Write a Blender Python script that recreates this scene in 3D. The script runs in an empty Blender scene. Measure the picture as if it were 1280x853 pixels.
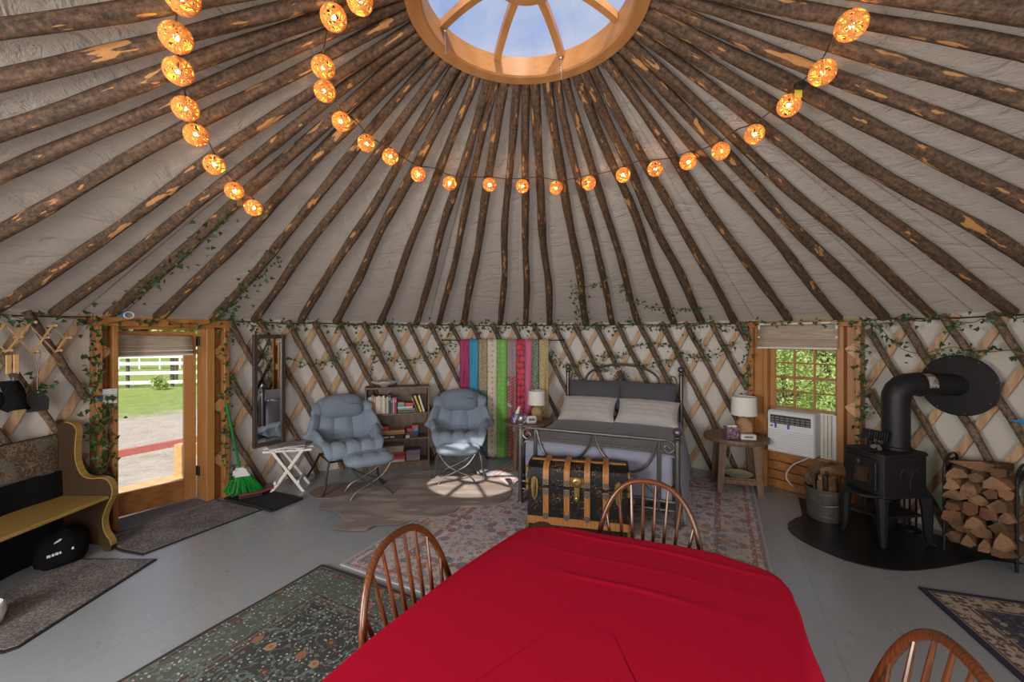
import bpy, math, random
from math import sin, cos, pi, sqrt, atan2, radians
from mathutils import Matrix, Vector
random.seed(7)
SC = bpy.context.scene
COL = SC.collection

# ------------------------------------------------------------------ camera, world, sun, exposure
CAM_H = 1.75
cam_d = bpy.data.cameras.new('camera'); cam = bpy.data.objects.new('camera', cam_d); COL.objects.link(cam)
cam.location = (0, 0, CAM_H); cam.rotation_euler = (pi / 2, 0, 0)
cam_d.sensor_width = 36; cam_d.lens = 522 / 1280 * 36; cam_d.shift_y = -5.5 / 1280
cam_d.clip_start = 0.02; cam_d.clip_end = 400
SC.camera = cam
SC.view_settings.view_transform = 'Standard'; SC.view_settings.look = 'None'
SC.view_settings.exposure = 0.40; SC.view_settings.gamma = 1.0
SC.view_settings.use_curve_mapping = False
SC.cycles.use_denoising = True
SC.cycles.max_bounces = 10; SC.cycles.diffuse_bounces = 6; SC.cycles.transparent_max_bounces = 16
SC.cycles.sample_clamp_indirect = 6.0
SC.cycles.caustics_reflective = False; SC.cycles.caustics_refractive = False

SKY = 0.80
SUN = 6.0
SUN_DIR = Vector((-0.53, 2.75, -3.46))
CANVAS_T = 0.10
w = bpy.data.worlds.new('world'); SC.world = w; w.use_nodes = True
wn = w.node_tree.nodes; wl = w.node_tree.links; wn.clear()
_o = wn.new('ShaderNodeOutputWorld'); _b = wn.new('ShaderNodeBackground'); _t = wn.new('ShaderNodeTexCoord')
_s = wn.new('ShaderNodeSeparateXYZ'); wl.new(_t.outputs['Generated'], _s.inputs[0])
_r = wn.new('ShaderNodeValToRGB'); wl.new(_s.outputs[2], _r.inputs[0])
_e = _r.color_ramp.elements
_e[0].position = 0.0; _e[0].color = (0.72, 0.76, 0.80, 1)
_e[1].position = 0.75; _e[1].color = (0.24, 0.37, 0.74, 1)
_n = wn.new('ShaderNodeTexNoise'); _n.inputs['Scale'].default_value = 3.2; _n.inputs['Detail'].default_value = 7; _n.inputs['Roughness'].default_value = .58
wl.new(_t.outputs['Generated'], _n.inputs['Vector'])
_cr = wn.new('ShaderNodeValToRGB'); wl.new(_n.outputs[0], _cr.inputs[0])
_cr.color_ramp.elements[0].position = .43; _cr.color_ramp.elements[0].color = (0, 0, 0, 1)
_cr.color_ramp.elements[1].position = .64; _cr.color_ramp.elements[1].color = (.9, .9, .9, 1)
_m = wn.new('ShaderNodeMix'); _m.data_type = 'RGBA'
wl.new(_cr.outputs[0], _m.inputs[0]); wl.new(_r.outputs[0], _m.inputs[6]); _m.inputs[7].default_value = (0.66, 0.68, 0.74, 1)
wl.new(_m.outputs[2], _b.inputs[0]); _b.inputs[1].default_value = SKY; wl.new(_b.outputs[0], _o.inputs[0])

sun_d = bpy.data.lights.new('sun', 'SUN'); sun_d.energy = SUN; sun_d.angle = radians(0.6); sun_d.color = (1.0, .93, .82)
sun = bpy.data.objects.new('sun', sun_d); COL.objects.link(sun)
sun.rotation_euler = SUN_DIR.to_track_quat('-Z', 'Y').to_euler(); sun.location = (0, -3, 12)
# added fill lights behind the photographer, standing in for daylight
for x_, y_, z_, az_, wd_, en_ in ((0.3, -1.72, 1.35, 0.0, 2.2, 115), (-2.75, -.45, 1.35, -46.0, 1.4, 130), (2.9, -.45, 1.35, 46.0, 1.4, 12)):
    ld = bpy.data.lights.new('rear_fill_light', 'AREA'); ld.shape = 'RECTANGLE'; ld.size = wd_; ld.size_y = 1.5; ld.energy = en_; ld.color = (1.0, .965, .92)
    lo = bpy.data.objects.new('rear_fill_light', ld); COL.objects.link(lo); lo.location = (x_, y_, z_)
    lo.rotation_euler = (radians(82), 0, radians(az_))

# ------------------------------------------------------------------ geometry of the place
F, H, Y0 = 522.0, CAM_H, 421.0                  # focal length and horizon in the photograph's pixels
CX, CY = 0.08, 2.2                              # centre of the round room
RW, RL, RF = 4.10, 4.02, 3.97                   # canvas, lattice, frame radii
ZT = 1.905                                      # wall top
RR, ZR = 0.64, 3.458                            # crown ring outer radius and underside height
SLOPE = (ZR + .05 - ZT) / (RW - RR)

def fl(px, py, z=0.0):
    Y = F * (H - z) / (py - Y0)
    return Vector(((px - 640) / F * Y, Y, z))
def circ(px, R):
    k = (px - 640) / F
    a = k * k + 1; b = -2 * (k * CX + CY); c = CX ** 2 + CY ** 2 - R * R
    Y = (-b + sqrt(b * b - 4 * a * c)) / (2 * a)
    return k * Y, Y, atan2(k * Y - CX, Y - CY)
def wallpt(px, py, R=3.93):
    X, Y, a = circ(px, R)
    return Vector((X, Y, H + (Y0 - py) / F * Y))
def conez(r): return ZT + (RW - r) * SLOPE
def onroof(px, py, off=0.1):
    kx = (px - 640) / F; kz = (Y0 - py) / F
    lo, hi = .3, 7.0
    for _ in range(50):
        Y = (lo + hi) / 2
        r = math.hypot(kx * Y - CX, Y - CY)
        if H + kz * Y < conez(r) - off: lo = Y
        else: hi = Y
    return Vector((kx * Y, Y, H + kz * Y))
def pol(a, R, z=0.0): return Vector((CX + R * sin(a), CY + R * cos(a), z))

# ------------------------------------------------------------------ mesh helpers
class MB:
    def __init__(s): s.v = []; s.f = []
    def add(s, vs, fs, M=None):
        o = len(s.v)
        s.v += [tuple(M @ Vector(p)) if M else tuple(p) for p in vs]
        s.f += [tuple(i + o for i in f) for f in fs]
        return s
    def box(s, c, d, b=0.0, M=None):
        hx, hy, hz = d[0] / 2, d[1] / 2, d[2] / 2
        b = min(b, hx * .9, hy * .9, hz * .9)
        if b <= 0:
            vs = [(c[0] + x * hx, c[1] + y * hy, c[2] + z * hz) for x in (-1, 1) for y in (-1, 1) for z in (-1, 1)]
            return s.add(vs, [(0, 1, 3, 2), (4, 6, 7, 5), (0, 4, 5, 1), (2, 3, 7, 6), (0, 2, 6, 4), (1, 5, 7, 3)], M)
        vs = []; idx = {}
        for x in (-1, 1):
            for y in (-1, 1):
                for z in (-1, 1):
                    for ax in range(3):
                        p = [x * (hx - b), y * (hy - b), z * (hz - b)]
                        p[ax] += (x, y, z)[ax] * b
                        idx[(x, y, z, ax)] = len(vs)
                        vs.append((c[0] + p[0], c[1] + p[1], c[2] + p[2]))
        fs = []
        I = idx
        for q in (-1, 1):
            f = [I[(q, -1, -1, 0)], I[(q, 1, -1, 0)], I[(q, 1, 1, 0)], I[(q, -1, 1, 0)]]; fs.append(tuple(f if q > 0 else f[::-1]))
            f = [I[(-1, q, -1, 1)], I[(-1, q, 1, 1)], I[(1, q, 1, 1)], I[(1, q, -1, 1)]]; fs.append(tuple(f if q > 0 else f[::-1]))
            f = [I[(-1, -1, q, 2)], I[(1, -1, q, 2)], I[(1, 1, q, 2)], I[(-1, 1, q, 2)]]; fs.append(tuple(f if q > 0 else f[::-1]))
        for p in (-1, 1):
            for q in (-1, 1):
                f = [I[(p, q, -1, 0)], I[(p, q, -1, 1)], I[(p, q, 1, 1)], I[(p, q, 1, 0)]]; fs.append(tuple(f if p * q > 0 else f[::-1]))
                f = [I[(p, -1, q, 0)], I[(p, 1, q, 0)], I[(p, 1, q, 2)], I[(p, -1, q, 2)]]; fs.append(tuple(f if p * q > 0 else f[::-1]))
                f = [I[(-1, p, q, 1)], I[(-1, p, q, 2)], I[(1, p, q, 2)], I[(1, p, q, 1)]]; fs.append(tuple(f if p * q > 0 else f[::-1]))
                for r in (-1, 1):
                    f = [I[(p, q, r, 0)], I[(p, q, r, 1)], I[(p, q, r, 2)]]; fs.append(tuple(f if p * q * r > 0 else f[::-1]))
        return s.add(vs, fs, M)
    def bx(s, x0, x1, y0, y1, z0, z1, b=0.0, M=None):
        return s.box(((x0 + x1) / 2, (y0 + y1) / 2, (z0 + z1) / 2), (abs(x1 - x0), abs(y1 - y0), abs(z1 - z0)), b, M)
    def tube(s, pts, r, n=8, M=None, flat=None, closed=False):
        pts = [Vector(p) for p in pts]; k = len(pts)
        rs = r if isinstance(r, (list, tuple)) else [r] * k
        vs = []; fs = []; u = None
        for i, p in enumerate(pts):
            if closed: t = pts[(i + 1) % k] - pts[i - 1]
            else: t = pts[min(i + 1, k - 1)] - pts[max(i - 1, 0)]
            t = t.normalized() if t.length > 1e-9 else Vector((0, 0, 1))
            if u is None:
                u = t.cross(Vector(flat)) if flat else t.cross(Vector((0, 0, 1)))
                if u.length < 1e-3: u = t.cross(Vector((1, 0, 0)))
            u = (u - t * u.dot(t)).normalized(); v2 = t.cross(u)
            for j in range(n):
                a = 2 * pi * j / n
                vs.append(p + (u * cos(a) + v2 * sin(a)) * rs[i])
        for i in range(k if closed else k - 1):
            i2 = (i + 1) % k
            for j in range(n):
                fs.append((i * n + j, i * n + (j + 1) % n, i2 * n + (j + 1) % n, i2 * n + j))
        if not closed:
            fs.append(tuple(range(n))[::-1]); fs.append(tuple((k - 1) * n + j for j in range(n)))
        return s.add(vs, fs, M)
    def strip(s, pts, wdir, wd, th_dir, th, M=None):
        # flat bar along pts; wdir / th_dir may be lists of vectors
        k = len(pts); vs = []; fs = []
        for i, p in enumerate(pts):
            W = Vector(wdir[i] if isinstance(wdir, list) else wdir).normalized() * (wd[i] if isinstance(wd, list) else wd) / 2
            T = Vector(th_dir[i] if isinstance(th_dir, list) else th_dir).normalized() * th / 2
            p = Vector(p)
            vs += [p - W - T, p + W - T, p + W + T, p - W + T]
        for i in range(k - 1):
            for j in range(4):
                fs.append((i * 4 + j, i * 4 + (j + 1) % 4, i * 4 + 4 + (j + 1) % 4, i * 4 + 4 + j))
        fs.append((3, 2, 1, 0)); fs.append(tuple((k - 1) * 4 + j for j in range(4)))
        return s.add(vs, fs, M)
    def lathe(s, prof, n=24, c=(0, 0, 0), M=None):
        vs = []; fs = []; k = len(prof)
        for r, z in prof:
            for j in range(n):
                a = 2 * pi * j / n
                vs.append((c[0] + r * cos(a), c[1] + r * sin(a), c[2] + z))
        for i in range(k - 1):
            for j in range(n):
                fs.append((i * n + j, i * n + (j + 1) % n, (i + 1) * n + (j + 1) % n, (i + 1) * n + j))
        fs.append(tuple(range(n))[::-1]); fs.append(tuple((k - 1) * n + j for j in range(n)))
        return s.add(vs, fs, M)
    def prism(s, out, z0, z1, M=None):
        n = len(out)
        vs = [(p[0], p[1], z0) for p in out] + [(p[0], p[1], z1) for p in out]
        fs = [tuple(range(n))[::-1], tuple(range(n, 2 * n))] + [(i, (i + 1) % n, n + (i + 1) % n, n + i) for i in range(n)]
        return s.add(vs, fs, M)
    def ball(s, c, r, nu=12, nv=8, M=None, e=1.0):
        rx, ry, rz = r if isinstance(r, (list, tuple)) else (r, r, r)
        sg = lambda x: math.copysign(abs(x) ** e, x)
        vs = []; fs = []
        for i in range(nv + 1):
            ph = -pi / 2 + pi * i / nv
            for j in range(nu):
                a = 2 * pi * j / nu
                vs.append((c[0] + rx * sg(cos(ph)) * sg(cos(a)), c[1] + ry * sg(cos(ph)) * sg(sin(a)), c[2] + rz * sg(sin(ph))))
        for i in range(nv):
            for j in range(nu):
                fs.append((i * nu + j, i * nu + (j + 1) % nu, (i + 1) * nu + (j + 1) % nu, (i + 1) * nu + j))
        return s.add(vs, fs, M)
    def grid(s, fn, nu, nv, M=None):
        vs = [fn(i / nu, j / nv) for j in range(nv + 1) for i in range(nu + 1)]
        fs = [(j * (nu + 1) + i, j * (nu + 1) + i + 1, (j + 1) * (nu + 1) + i + 1, (j + 1) * (nu + 1) + i) for j in range(nv) for i in range(nu)]
        return s.add(vs, fs, M)

def mesh(name, mb, mat, smooth=35):
    me = bpy.data.meshes.new(name); me.from_pydata(mb.v, [], mb.f); me.update()
    if smooth:
        me.shade_smooth()
        me.set_sharp_from_angle(angle=radians(smooth))
    if mat: me.materials.append(mat)
    return me
def obj(name, mb, mat, parent=None, loc=None, rz=None, smooth=35):
    me = mb if isinstance(mb, bpy.types.Mesh) else mesh(name, mb, mat, smooth)
    o = bpy.data.objects.new(name, me); COL.objects.link(o)
    if parent: o.parent = parent
    if loc is not None: o.location = loc
    if rz is not None: o.rotation_euler = (0, 0, rz)
    return o
def tag(o, label, cat, group=None):
    o['label'] = label; o['category'] = cat
    if group: o['group'] = group
    return o
def thing(name, label, cat, loc=(0, 0, 0), rz=0.0, group=None):
    o = bpy.data.objects.new(name, None); COL.objects.link(o); o.empty_display_size = .1
    o.location = loc; o.rotation_euler = (0, 0, rz)
    return tag(o, label, cat, group)
def struct(name, mb, mat, smooth=35, **k):
    o = obj(name, mb, mat, smooth=smooth, **k); o['kind'] = 'structure'; return o
def struct_empty(name, loc, rz=0.0, label=None):
    o = bpy.data.objects.new(name, None); COL.objects.link(o); o.location = loc; o.rotation_euler = (0, 0, rz)
    o['kind'] = 'structure'
    if label: o['label'] = label
    return o
def dup(root, loc=None, rz=None, label=None):
    kids = {}
    for o in COL.objects:
        if o.parent: kids.setdefault(o.parent.name, []).append(o)
    def rec(o, par):
        c = o.copy(); COL.objects.link(c)
        if par: c.parent = par
        for ch in kids.get(o.name, []): rec(ch, c)
        return c
    r = rec(root, None)
    if loc is not None: r.location = loc
    if rz is not None: r.rotation_euler = (0, 0, rz)
    if label: r['label'] = label
    return r
def smooth_pts(pts, n=6):
    # Catmull-Rom through pts
    P = [Vector(p) for p in pts]; out = []
    for i in range(len(P) - 1):
        p0, p1, p2, p3 = P[max(i - 1, 0)], P[i], P[i + 1], P[min(i + 2, len(P) - 1)]
        for k in range(n):
            t = k / n
            out.append(.5 * ((2 * p1) + (p2 - p0) * t + (2 * p0 - 5 * p1 + 4 * p2 - p3) * t * t + (3 * p1 - p0 - 3 * p2 + p3) * t ** 3))
    out.append(P[-1]); return out
RZ = lambda a: Matrix.Rotation(a, 4, 'Z')
RX = lambda a: Matrix.Rotation(a, 4, 'X')
RY = lambda a: Matrix.Rotation(a, 4, 'Y')
TR = lambda x, y, z: Matrix.Translation((x, y, z))

# ------------------------------------------------------------------ material helpers
class G:
    def __init__(s, name):
        s.m = bpy.data.materials.new(name); s.m.use_nodes = True
        s.t = s.m.node_tree; s.t.nodes.clear()
        s.out = s.t.nodes.new('ShaderNodeOutputMaterial')
    def set(s, sock, v):
        if isinstance(v, bpy.types.NodeSocket): s.t.links.new(v, sock)
        elif v is not None:
            if isinstance(v, (tuple, list)) and len(v) == 3 and sock.type == 'RGBA': v = (*v, 1)
            sock.default_value = v
    def node(s, ty, ins=None, **props):
        n = s.t.nodes.new(ty)
        for k, v in props.items(): setattr(n, k, v)
        for k, v in (ins or {}).items(): s.set(n.inputs[k], v)
        return n
    def co(s, kind='Object', scale=(1, 1, 1), rnd=False, rot=(0, 0, 0)):
        v = s.node('ShaderNodeTexCoord').outputs[kind]
        if rnd:
            oi = s.node('ShaderNodeObjectInfo').outputs['Random']
            v = s.node('ShaderNodeVectorMath', {0: v, 1: s.node('ShaderNodeCombineXYZ', {0: s.ma('MULTIPLY', oi, 37.), 1: s.ma('MULTIPLY', oi, 91.), 2: s.ma('MULTIPLY', oi, 13.)}).outputs[0]}, operation='ADD').outputs[0]
        return s.node('ShaderNodeMapping', {'Vector': v, 'Scale': scale, 'Rotation': rot}).outputs[0]
    def noise(s, v, scale, detail=4, rough=.55, dist=0.0, out=0):
        return s.node('ShaderNodeTexNoise', {'Vector': v, 'Scale': scale, 'Detail': detail, 'Roughness': rough, 'Distortion': dist}).outputs[out]
    def vor(s, v, scale, out='Distance', feature='F1', rnd=1.0, dim='3D'):
        return s.node('ShaderNodeTexVoronoi', {'Vector': v, 'Scale': scale, 'Randomness': rnd}, voronoi_dimensions=dim, feature=feature).outputs[out]
    def wave(s, v, scale, dist=0.0, detail=2, ds=1.0, typ='BANDS', direc='X'):
        n = s.node('ShaderNodeTexWave', {'Vector': v, 'Scale': scale, 'Distortion': dist, 'Detail': detail, 'Detail Scale': ds}, wave_type=typ)
        if typ == 'BANDS': n.bands_direction = direc
        return n.outputs[1]
    def ramp(s, f, st, interp='LINEAR'):
        n = s.node('ShaderNodeValToRGB', {0: f}); cr = n.color_ramp; cr.interpolation = interp
        while len(cr.elements) < len(st): cr.elements.new(1.0)
        for e, (p, c) in zip(cr.elements, st):
            e.position = p; e.color = (*c, 1) if isinstance(c, tuple) else (c, c, c, 1)
        return n.outputs[0]
    def mix(s, f, a, b, blend='MIX'):
        n = s.t.nodes.new('ShaderNodeMix'); n.data_type = 'RGBA'; n.blend_type = blend
        s.set(n.inputs[0], f); s.set(n.inputs[6], a); s.set(n.inputs[7], b)
        return n.outputs[2]
    def ma(s, op, a, b=None, c=None):
        n = s.t.nodes.new('ShaderNodeMath'); n.operation = op
        s.set(n.inputs[0], a)
        if b is not None: s.set(n.inputs[1], b)
        if c is not None: s.set(n.inputs[2], c)
        return n.outputs[0]
    def sep(s, v): return s.node('ShaderNodeSeparateXYZ', {0: v}).outputs
    def comb(s, x, y, z=0.0): return s.node('ShaderNodeCombineXYZ', {0: x, 1: y, 2: z}).outputs[0]
    def bump(s, h, st=.3, d=.01): return s.node('ShaderNodeBump', {'Height': h, 'Strength': st, 'Distance': d}).outputs[0]
    def bsdf(s, col, rough=.5, metal=0.0, normal=None, **kw):
        n = s.node('ShaderNodeBsdfPrincipled', {'Base Color': col, 'Roughness': rough, 'Metallic': metal})
        if normal is not None: s.set(n.inputs['Normal'], normal)
        for k, v in kw.items(): s.set(n.inputs[k], v)
        s.t.links.new(n.outputs[0], s.out.inputs[0]); return s.m

def plain(name, col, rough=.5, metal=0.0, var=.12, scale=30, bump=.0, **kw):
    g = G(name); v = g.co(); f = g.noise(v, scale, 3)
    c = g.mix(f, tuple(x * (1 - var) for x in col), tuple(min(1, x * (1 + var)) for x in col))
    return g.bsdf(c, rough, metal, g.bump(f, bump, .005) if bump else None, **kw)
def wood(name, dark, light, rough=.45, scale=(14, 14, 1.2), bump=.12, knots=False, rnd=True, rings=6.0):
    g = G(name); v = g.co(scale=scale, rnd=rnd)
    f = g.noise(v, 2.0, 5, .6, 1.2)
    f2 = g.wave(v, rings * .25, 6.0, 3, 1.2, direc='X')
    c = g.mix(g.ma('MULTIPLY_ADD', f2, .45, g.ma('MULTIPLY', f, .6)), dark, light)
    if knots:
        k = g.vor(g.co(scale=tuple(max(x, 2) * .22 for x in scale), rnd=rnd), 2.2)
        c = g.mix(g.ramp(k, [(0, 1.0), (.05, .8), (.09, 0.0)]), c, tuple(x * .28 for x in dark))
    return g.bsdf(c, rough, 0, g.bump(f, bump, .004))
def fabric(name, col, rough=.9, rib=220, var=.1, bump=.25, **kw):
    g = G(name); v = g.co(); f = g.noise(v, 9, 4)
    wv = g.ma('ADD', g.wave(v, rib, 1.5, 1, 1, direc='X'), g.wave(v, rib, 1.5, 1, 1, direc='Z'))
    c = g.mix(f, tuple(x * (1 - var) for x in col), tuple(min(1, x * (1 + var)) for x in col))
    return g.bsdf(c, rough, 0, g.bump(g.ma('ADD', g.ma('MULTIPLY', wv, .25), f), bump, .006), **{'Sheen Weight': .15, **kw})

def canvas_mat(name, col, trans, stretch, wr=.5):
    g = G(name); v = g.co()
    if stretch is None:      # creases running around the cone, across each panel
        x, y, z = g.sep(v); dx = g.ma('SUBTRACT', x, CX); dy = g.ma('SUBTRACT', y, CY)
        r = g.ma('SQRT', g.ma('ADD', g.ma('MULTIPLY', dx, dx), g.ma('MULTIPLY', dy, dy))); an = g.ma('ARCTAN2', dx, dy)
        pv = g.comb(g.ma('MULTIPLY', an, 3.0), g.ma('MULTIPLY', r, 2.6), 0)
        n1 = g.noise(pv, 2.2, 4, .55, 1.4); n2 = g.noise(pv, 5.0, 3, .5, 2.2)
        rid = lambda q: g.ma('POWER', g.ma('SUBTRACT', 1.0, g.ma('MULTIPLY', g.ma('ABSOLUTE', g.ma('SUBTRACT', q, .5)), 2.0)), 5.0)
        h = g.ma('ADD', g.ma('MULTIPLY', n1, .8), g.ma('ADD', g.ma('MULTIPLY', rid(n1), .09), g.ma('MULTIPLY', rid(n2), .05)))
        nrm = g.bump(h, wr, .05)
    else:
        big = g.noise(g.co(scale=stretch), 3.0, 5, .6, 1.6); fine = g.noise(v, 16, 3, .6, 2.0)
        h = g.ma('ADD', big, g.ma('MULTIPLY', fine, .22))
        nrm = g.bump(h, wr, .045)
    c = g.mix(g.noise(v, 1.3, 3), tuple(x * .94 for x in col), col)
    d = g.node('ShaderNodeBsdfDiffuse', {'Color': c, 'Normal': nrm}).outputs[0]
    t = g.node('ShaderNodeBsdfTranslucent', {'Color': c, 'Normal': nrm}).outputs[0]
    gl = g.node('ShaderNodeBsdfGlossy', {'Color': (.5, .5, .5, 1), 'Roughness': .42, 'Normal': nrm}).outputs[0]
    m1 = g.node('ShaderNodeMixShader', {0: trans, 1: d, 2: t}).outputs[0]
    m2 = g.node('ShaderNodeMixShader', {0: .05, 1: m1, 2: gl}).outputs[0]
    g.t.links.new(m2, g.out.inputs[0]); return g.m
def glass_mat(name, tint=(1, 1, 1), refl=.06):
    g = G(name)
    tr = g.node('ShaderNodeBsdfTransparent', {'Color': (*tint, 1)}).outputs[0]
    gl = g.node('ShaderNodeBsdfGlossy', {'Roughness': .03}).outputs[0]
    fr = g.ma('MULTIPLY_ADD', g.node('ShaderNodeLayerWeight', {0: .25}).outputs[0], .35, refl)
    g.t.links.new(g.node('ShaderNodeMixShader', {0: fr, 1: tr, 2: gl}).outputs[0], g.out.inputs[0]); return g.m

def bark_mat(name, along=(1.4, 14, 14), dark=(.017, .009, .005), mid=(.086, .048, .027), patch=.635, pcol=(.46, .225, .075)):
    g = G(name); v = g.co(scale=along, rnd=True); v1 = g.co(scale=(1, 1, 1), rnd=True)
    f = g.noise(v, 2.2, 6, .65, .6); fine = g.noise(v1, 42, 4, .7)
    c = g.ramp(g.ma('MULTIPLY_ADD', fine, .65, g.ma('MULTIPLY', f, .45)), [(.40, dark), (.55, mid), (.68, tuple(min(1, x * 2.0) for x in mid))])
    p = g.noise(g.co(scale=tuple(a * (1.5 if i == 0 else .7) for i, a in enumerate(along)), rnd=True), 2.6, 2, .5, .3)
    mask = g.ramp(p, [(patch, 0.0), (patch + .02, 1.0)])
    pc = g.mix(fine, tuple(x * .65 for x in pcol), tuple(x * 1.25 for x in pcol))
    c = g.mix(mask, c, pc)
    return g.bsdf(c, .78, 0, g.bump(g.ma('ADD', f, g.ma('MULTIPLY', fine, .6)), .6, .012))

def rug_mat(name, W, L, edge, bands, field, motif, vine, mscale=7.0, symm=True, bump=.35, cl=.5):
    """bands: [(distance from edge in m, colour)], the last runs into the field"""
    g = G(name); v = g.co(); x, y, z = g.sep(v)
    ax = g.ma('ABSOLUTE', x); ay = g.ma('ABSOLUTE', y)
    d = g.ma('MINIMUM', g.ma('SUBTRACT', W / 2, ax), g.ma('SUBTRACT', L / 2, ay))
    mx = bands[-1][0] + .2
    base = g.ramp(g.ma('DIVIDE', d, mx), [(0, edge)] + [(b / mx, c) for b, c in bands], 'CONSTANT')
    fm = g.ma('GREATER_THAN', d, bands[-1][0])
    base = g.mix(fm, base, g.mix(g.noise(v, 5, 3), tuple(q * .75 for q in field), tuple(min(1, q * 1.3) for q in field)))
    p = g.comb(ax, ay, 0) if symm else v
    p = g.node('ShaderNodeVectorMath', {0: p, 1: g.node('ShaderNodeVectorMath', {0: g.noise(p, 6, 2, .5, 0, 1), 'Scale': .05}, operation='SCALE').outputs[0]}, operation='ADD').outputs[0]
    vn = g.noise(p, mscale * .55, 2, .4, 1.6)
    vm = g.ramp(g.ma('ABSOLUTE', g.ma('SUBTRACT', vn, .5)), [(.0, 1.0), (.018, 1.0), (.03, 0.0)])
    inb = g.ma('GREATER_THAN', d, bands[0][0] + .005)
    base = g.mix(g.ma('MULTIPLY', vm, g.ma('MULTIPLY', inb, .8)), base, vine)
    for sc, r1, r2, pal, msk in motif:
        dd = g.vor(p, sc, rnd=.75, dim='2D'); cc = g.vor(p, sc, 'Color', rnd=.75, dim='2D')
        pick = g.node('ShaderNodeSeparateColor', {0: cc}).outputs[0]
        ns = len(pal); col = g.ramp(pick, [(i / ns, c) for i, c in enumerate(pal)], 'CONSTANT')
        ring = g.ramp(dd, [(0, 1.0), (r2, 0.0)], 'CONSTANT')
        core = g.ramp(dd, [(0, 1.0), (r1, 0.0)], 'CONSTANT')
        on = g.ma('MULTIPLY', g.ma('MULTIPLY', ring, inb), g.ma('LESS_THAN', g.node('ShaderNodeSeparateColor', {0: cc}).outputs[1], msk))
        base = g.mix(on, base, g.mix(core, col, pal[0]))
    pile = g.noise(v, 260, 2)
    wear = g.noise(v, 3.0, 3)
    base = g.mix(g.ma('MULTIPLY', pile, .14), base, tuple(q * .4 for q in field))
    base = g.mix(g.ma('MULTIPLY', wear, .10), base, (.35, .33, .31))
    return g.bsdf(base, .95, 0, g.bump(pile, bump, .004))

M = {}
M['canvas'] = canvas_mat('canvas_roof', (.42, .365, .32), CANVAS_T * .92, None, .9)
M['canvas_wall'] = canvas_mat('canvas_wall', (.58, .53, .49), CANVAS_T * .8, (1, 1, .4), .25)
M['bark'] = bark_mat('bark')
M['bark2'] = bark_mat('bark_pole', (9, 9, 4), (.028, .018, .012), (.115, .075, .05), .68)
M['slat'] = wood('lattice_slat', (.34, .20, .105), (.60, .40, .235), .6, (10, 10, 2.5))
M['pine'] = wood('pine_orange', (.30, .125, .032), (.50, .235, .075), .42, (13, 13, 1.0), .1, True)
M['pine_h'] = wood('pine_boards', (.27, .10, .022), (.47, .20, .055), .4, (1.2, 13, 13), .1, True)
M['pine_pale'] = wood('pine_pale', (.46, .26, .10), (.66, .42, .20), .45, (1.2, 13, 13), .1, True)
M['ringwood'] = wood('ring_wood', (.36, .155, .05), (.48, .23, .085), .36, (1.6, 1.6, 14), .05)
M['oak'] = wood('chair_wood', (.055, .016, .006), (.16, .052, .016), .24, (18, 18, 3), .05)
M['walnut'] = wood('walnut', (.075, .045, .030), (.17, .105, .07), .55, (12, 12, 2))
M['walnut_h'] = wood('walnut_board', (.085, .055, .038), (.185, .125, .088), .55, (2, 12, 12))
M['rustic'] = wood('rustic_table', (.10, .058, .035), (.23, .14, .085), .5, (3, 12, 12))
M['benchwood'] = wood('bench_wood', (.26, .16, .04), (.44, .29, .085), .35, (16, 2, 16))
M['benchdark'] = wood('bench_end', (.028, .015, .007), (.065, .036, .015), .5, (10, 10, 3))
M['iron'] = plain('cast_iron', (.014, .013, .014), .55, 0, .2, 60, .15, **{'Specular IOR Level': .3})
M['blackmetal'] = plain('black_metal', (.014, .013, .014), .45, 0, .15, 40, .05, **{'Specular IOR Level': .35})
M['pipe'] = plain('stove_pipe', (.012, .0115, .013), .5, 0, .15, 20, **{'Specular IOR Level': .35})
M['bedmetal'] = plain('bed_metal', (.15, .14, .135), .36, .75, .15, 40)
M['chrome'] = plain('bright_metal', (.6, .6, .58), .25, .9, .1, 40)
M['galv'] = plain('galvanised', (.20, .19, .17), .45, .6, .45, 14, .1)
M['brass'] = plain('brass', (.36, .25, .10), .38, .85, .3, 40)
M['steel'] = plain('dull_steel', (.16, .15, .135), .45, .7, .3, 50)
M['white'] = plain('white_paint', (.74, .73, .70), .45, 0, .05, 20)
M['plastic'] = plain('white_plastic', (.66, .665, .68), .4, 0, .03, 10)
M['dark'] = plain('dark_plastic', (.03, .03, .032), .4, 0, .1, 20)
M['blackcloth'] = fabric('black_cloth', (.008, .008, .009), **{'Sheen Weight': 0.0, 'Specular IOR Level': .12})
M['red'] = fabric('red_cloth', (.44, .0, .024), .85, 300, .04, .05, **{'Sheen Weight': 0.0, 'Specular IOR Level': .2})
M['blue'] = fabric('chair_blue', (.225, .285, .365), .85, 260, .1, .35)
M['bluehead'] = fabric('chair_blue_headrest', (.175, .22, .28), .85, 260, .1, .3)
M['spread'] = fabric('bedspread', (.26, .27, .365), .85, 60, .08, .35)
M['pillowdark'] = fabric('pillow_charcoal', (.075, .075, .095), .85, 80, .1, .3)
M['pillowlight'] = fabric('pillow_grey', (.50, .485, .47), .85, 240, .06, .25)
M['shade'] = plain('lamp_shade', (.74, .72, .68), .8, 0, .03, 60)
M['wicker'] = wood('wicker', (.33, .20, .10), (.58, .38, .20), .6, (60, 60, 60), .4)
M['paper'] = plain('paper', (.72, .71, .69), .7, 0, .05, 30)
M['green'] = plain('broom_green', (.012, .30, .045), .5, 0, .25, 40)
M['greenpole'] = plain('green_handle', (.01, .20, .05), .35, 0, .1, 20)
M['rope'] = plain('cord_white', (.62, .60, .56), .5, 0, .05, 20)
M['cordblack'] = plain('cord_black', (.02, .015, .012), .6, 0, .1, 30)
M['glass'] = glass_mat('window_glass')
M['mirror'] = G('mirror_glass').bsdf((.82, .84, .84), .015, 1.0)
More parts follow.
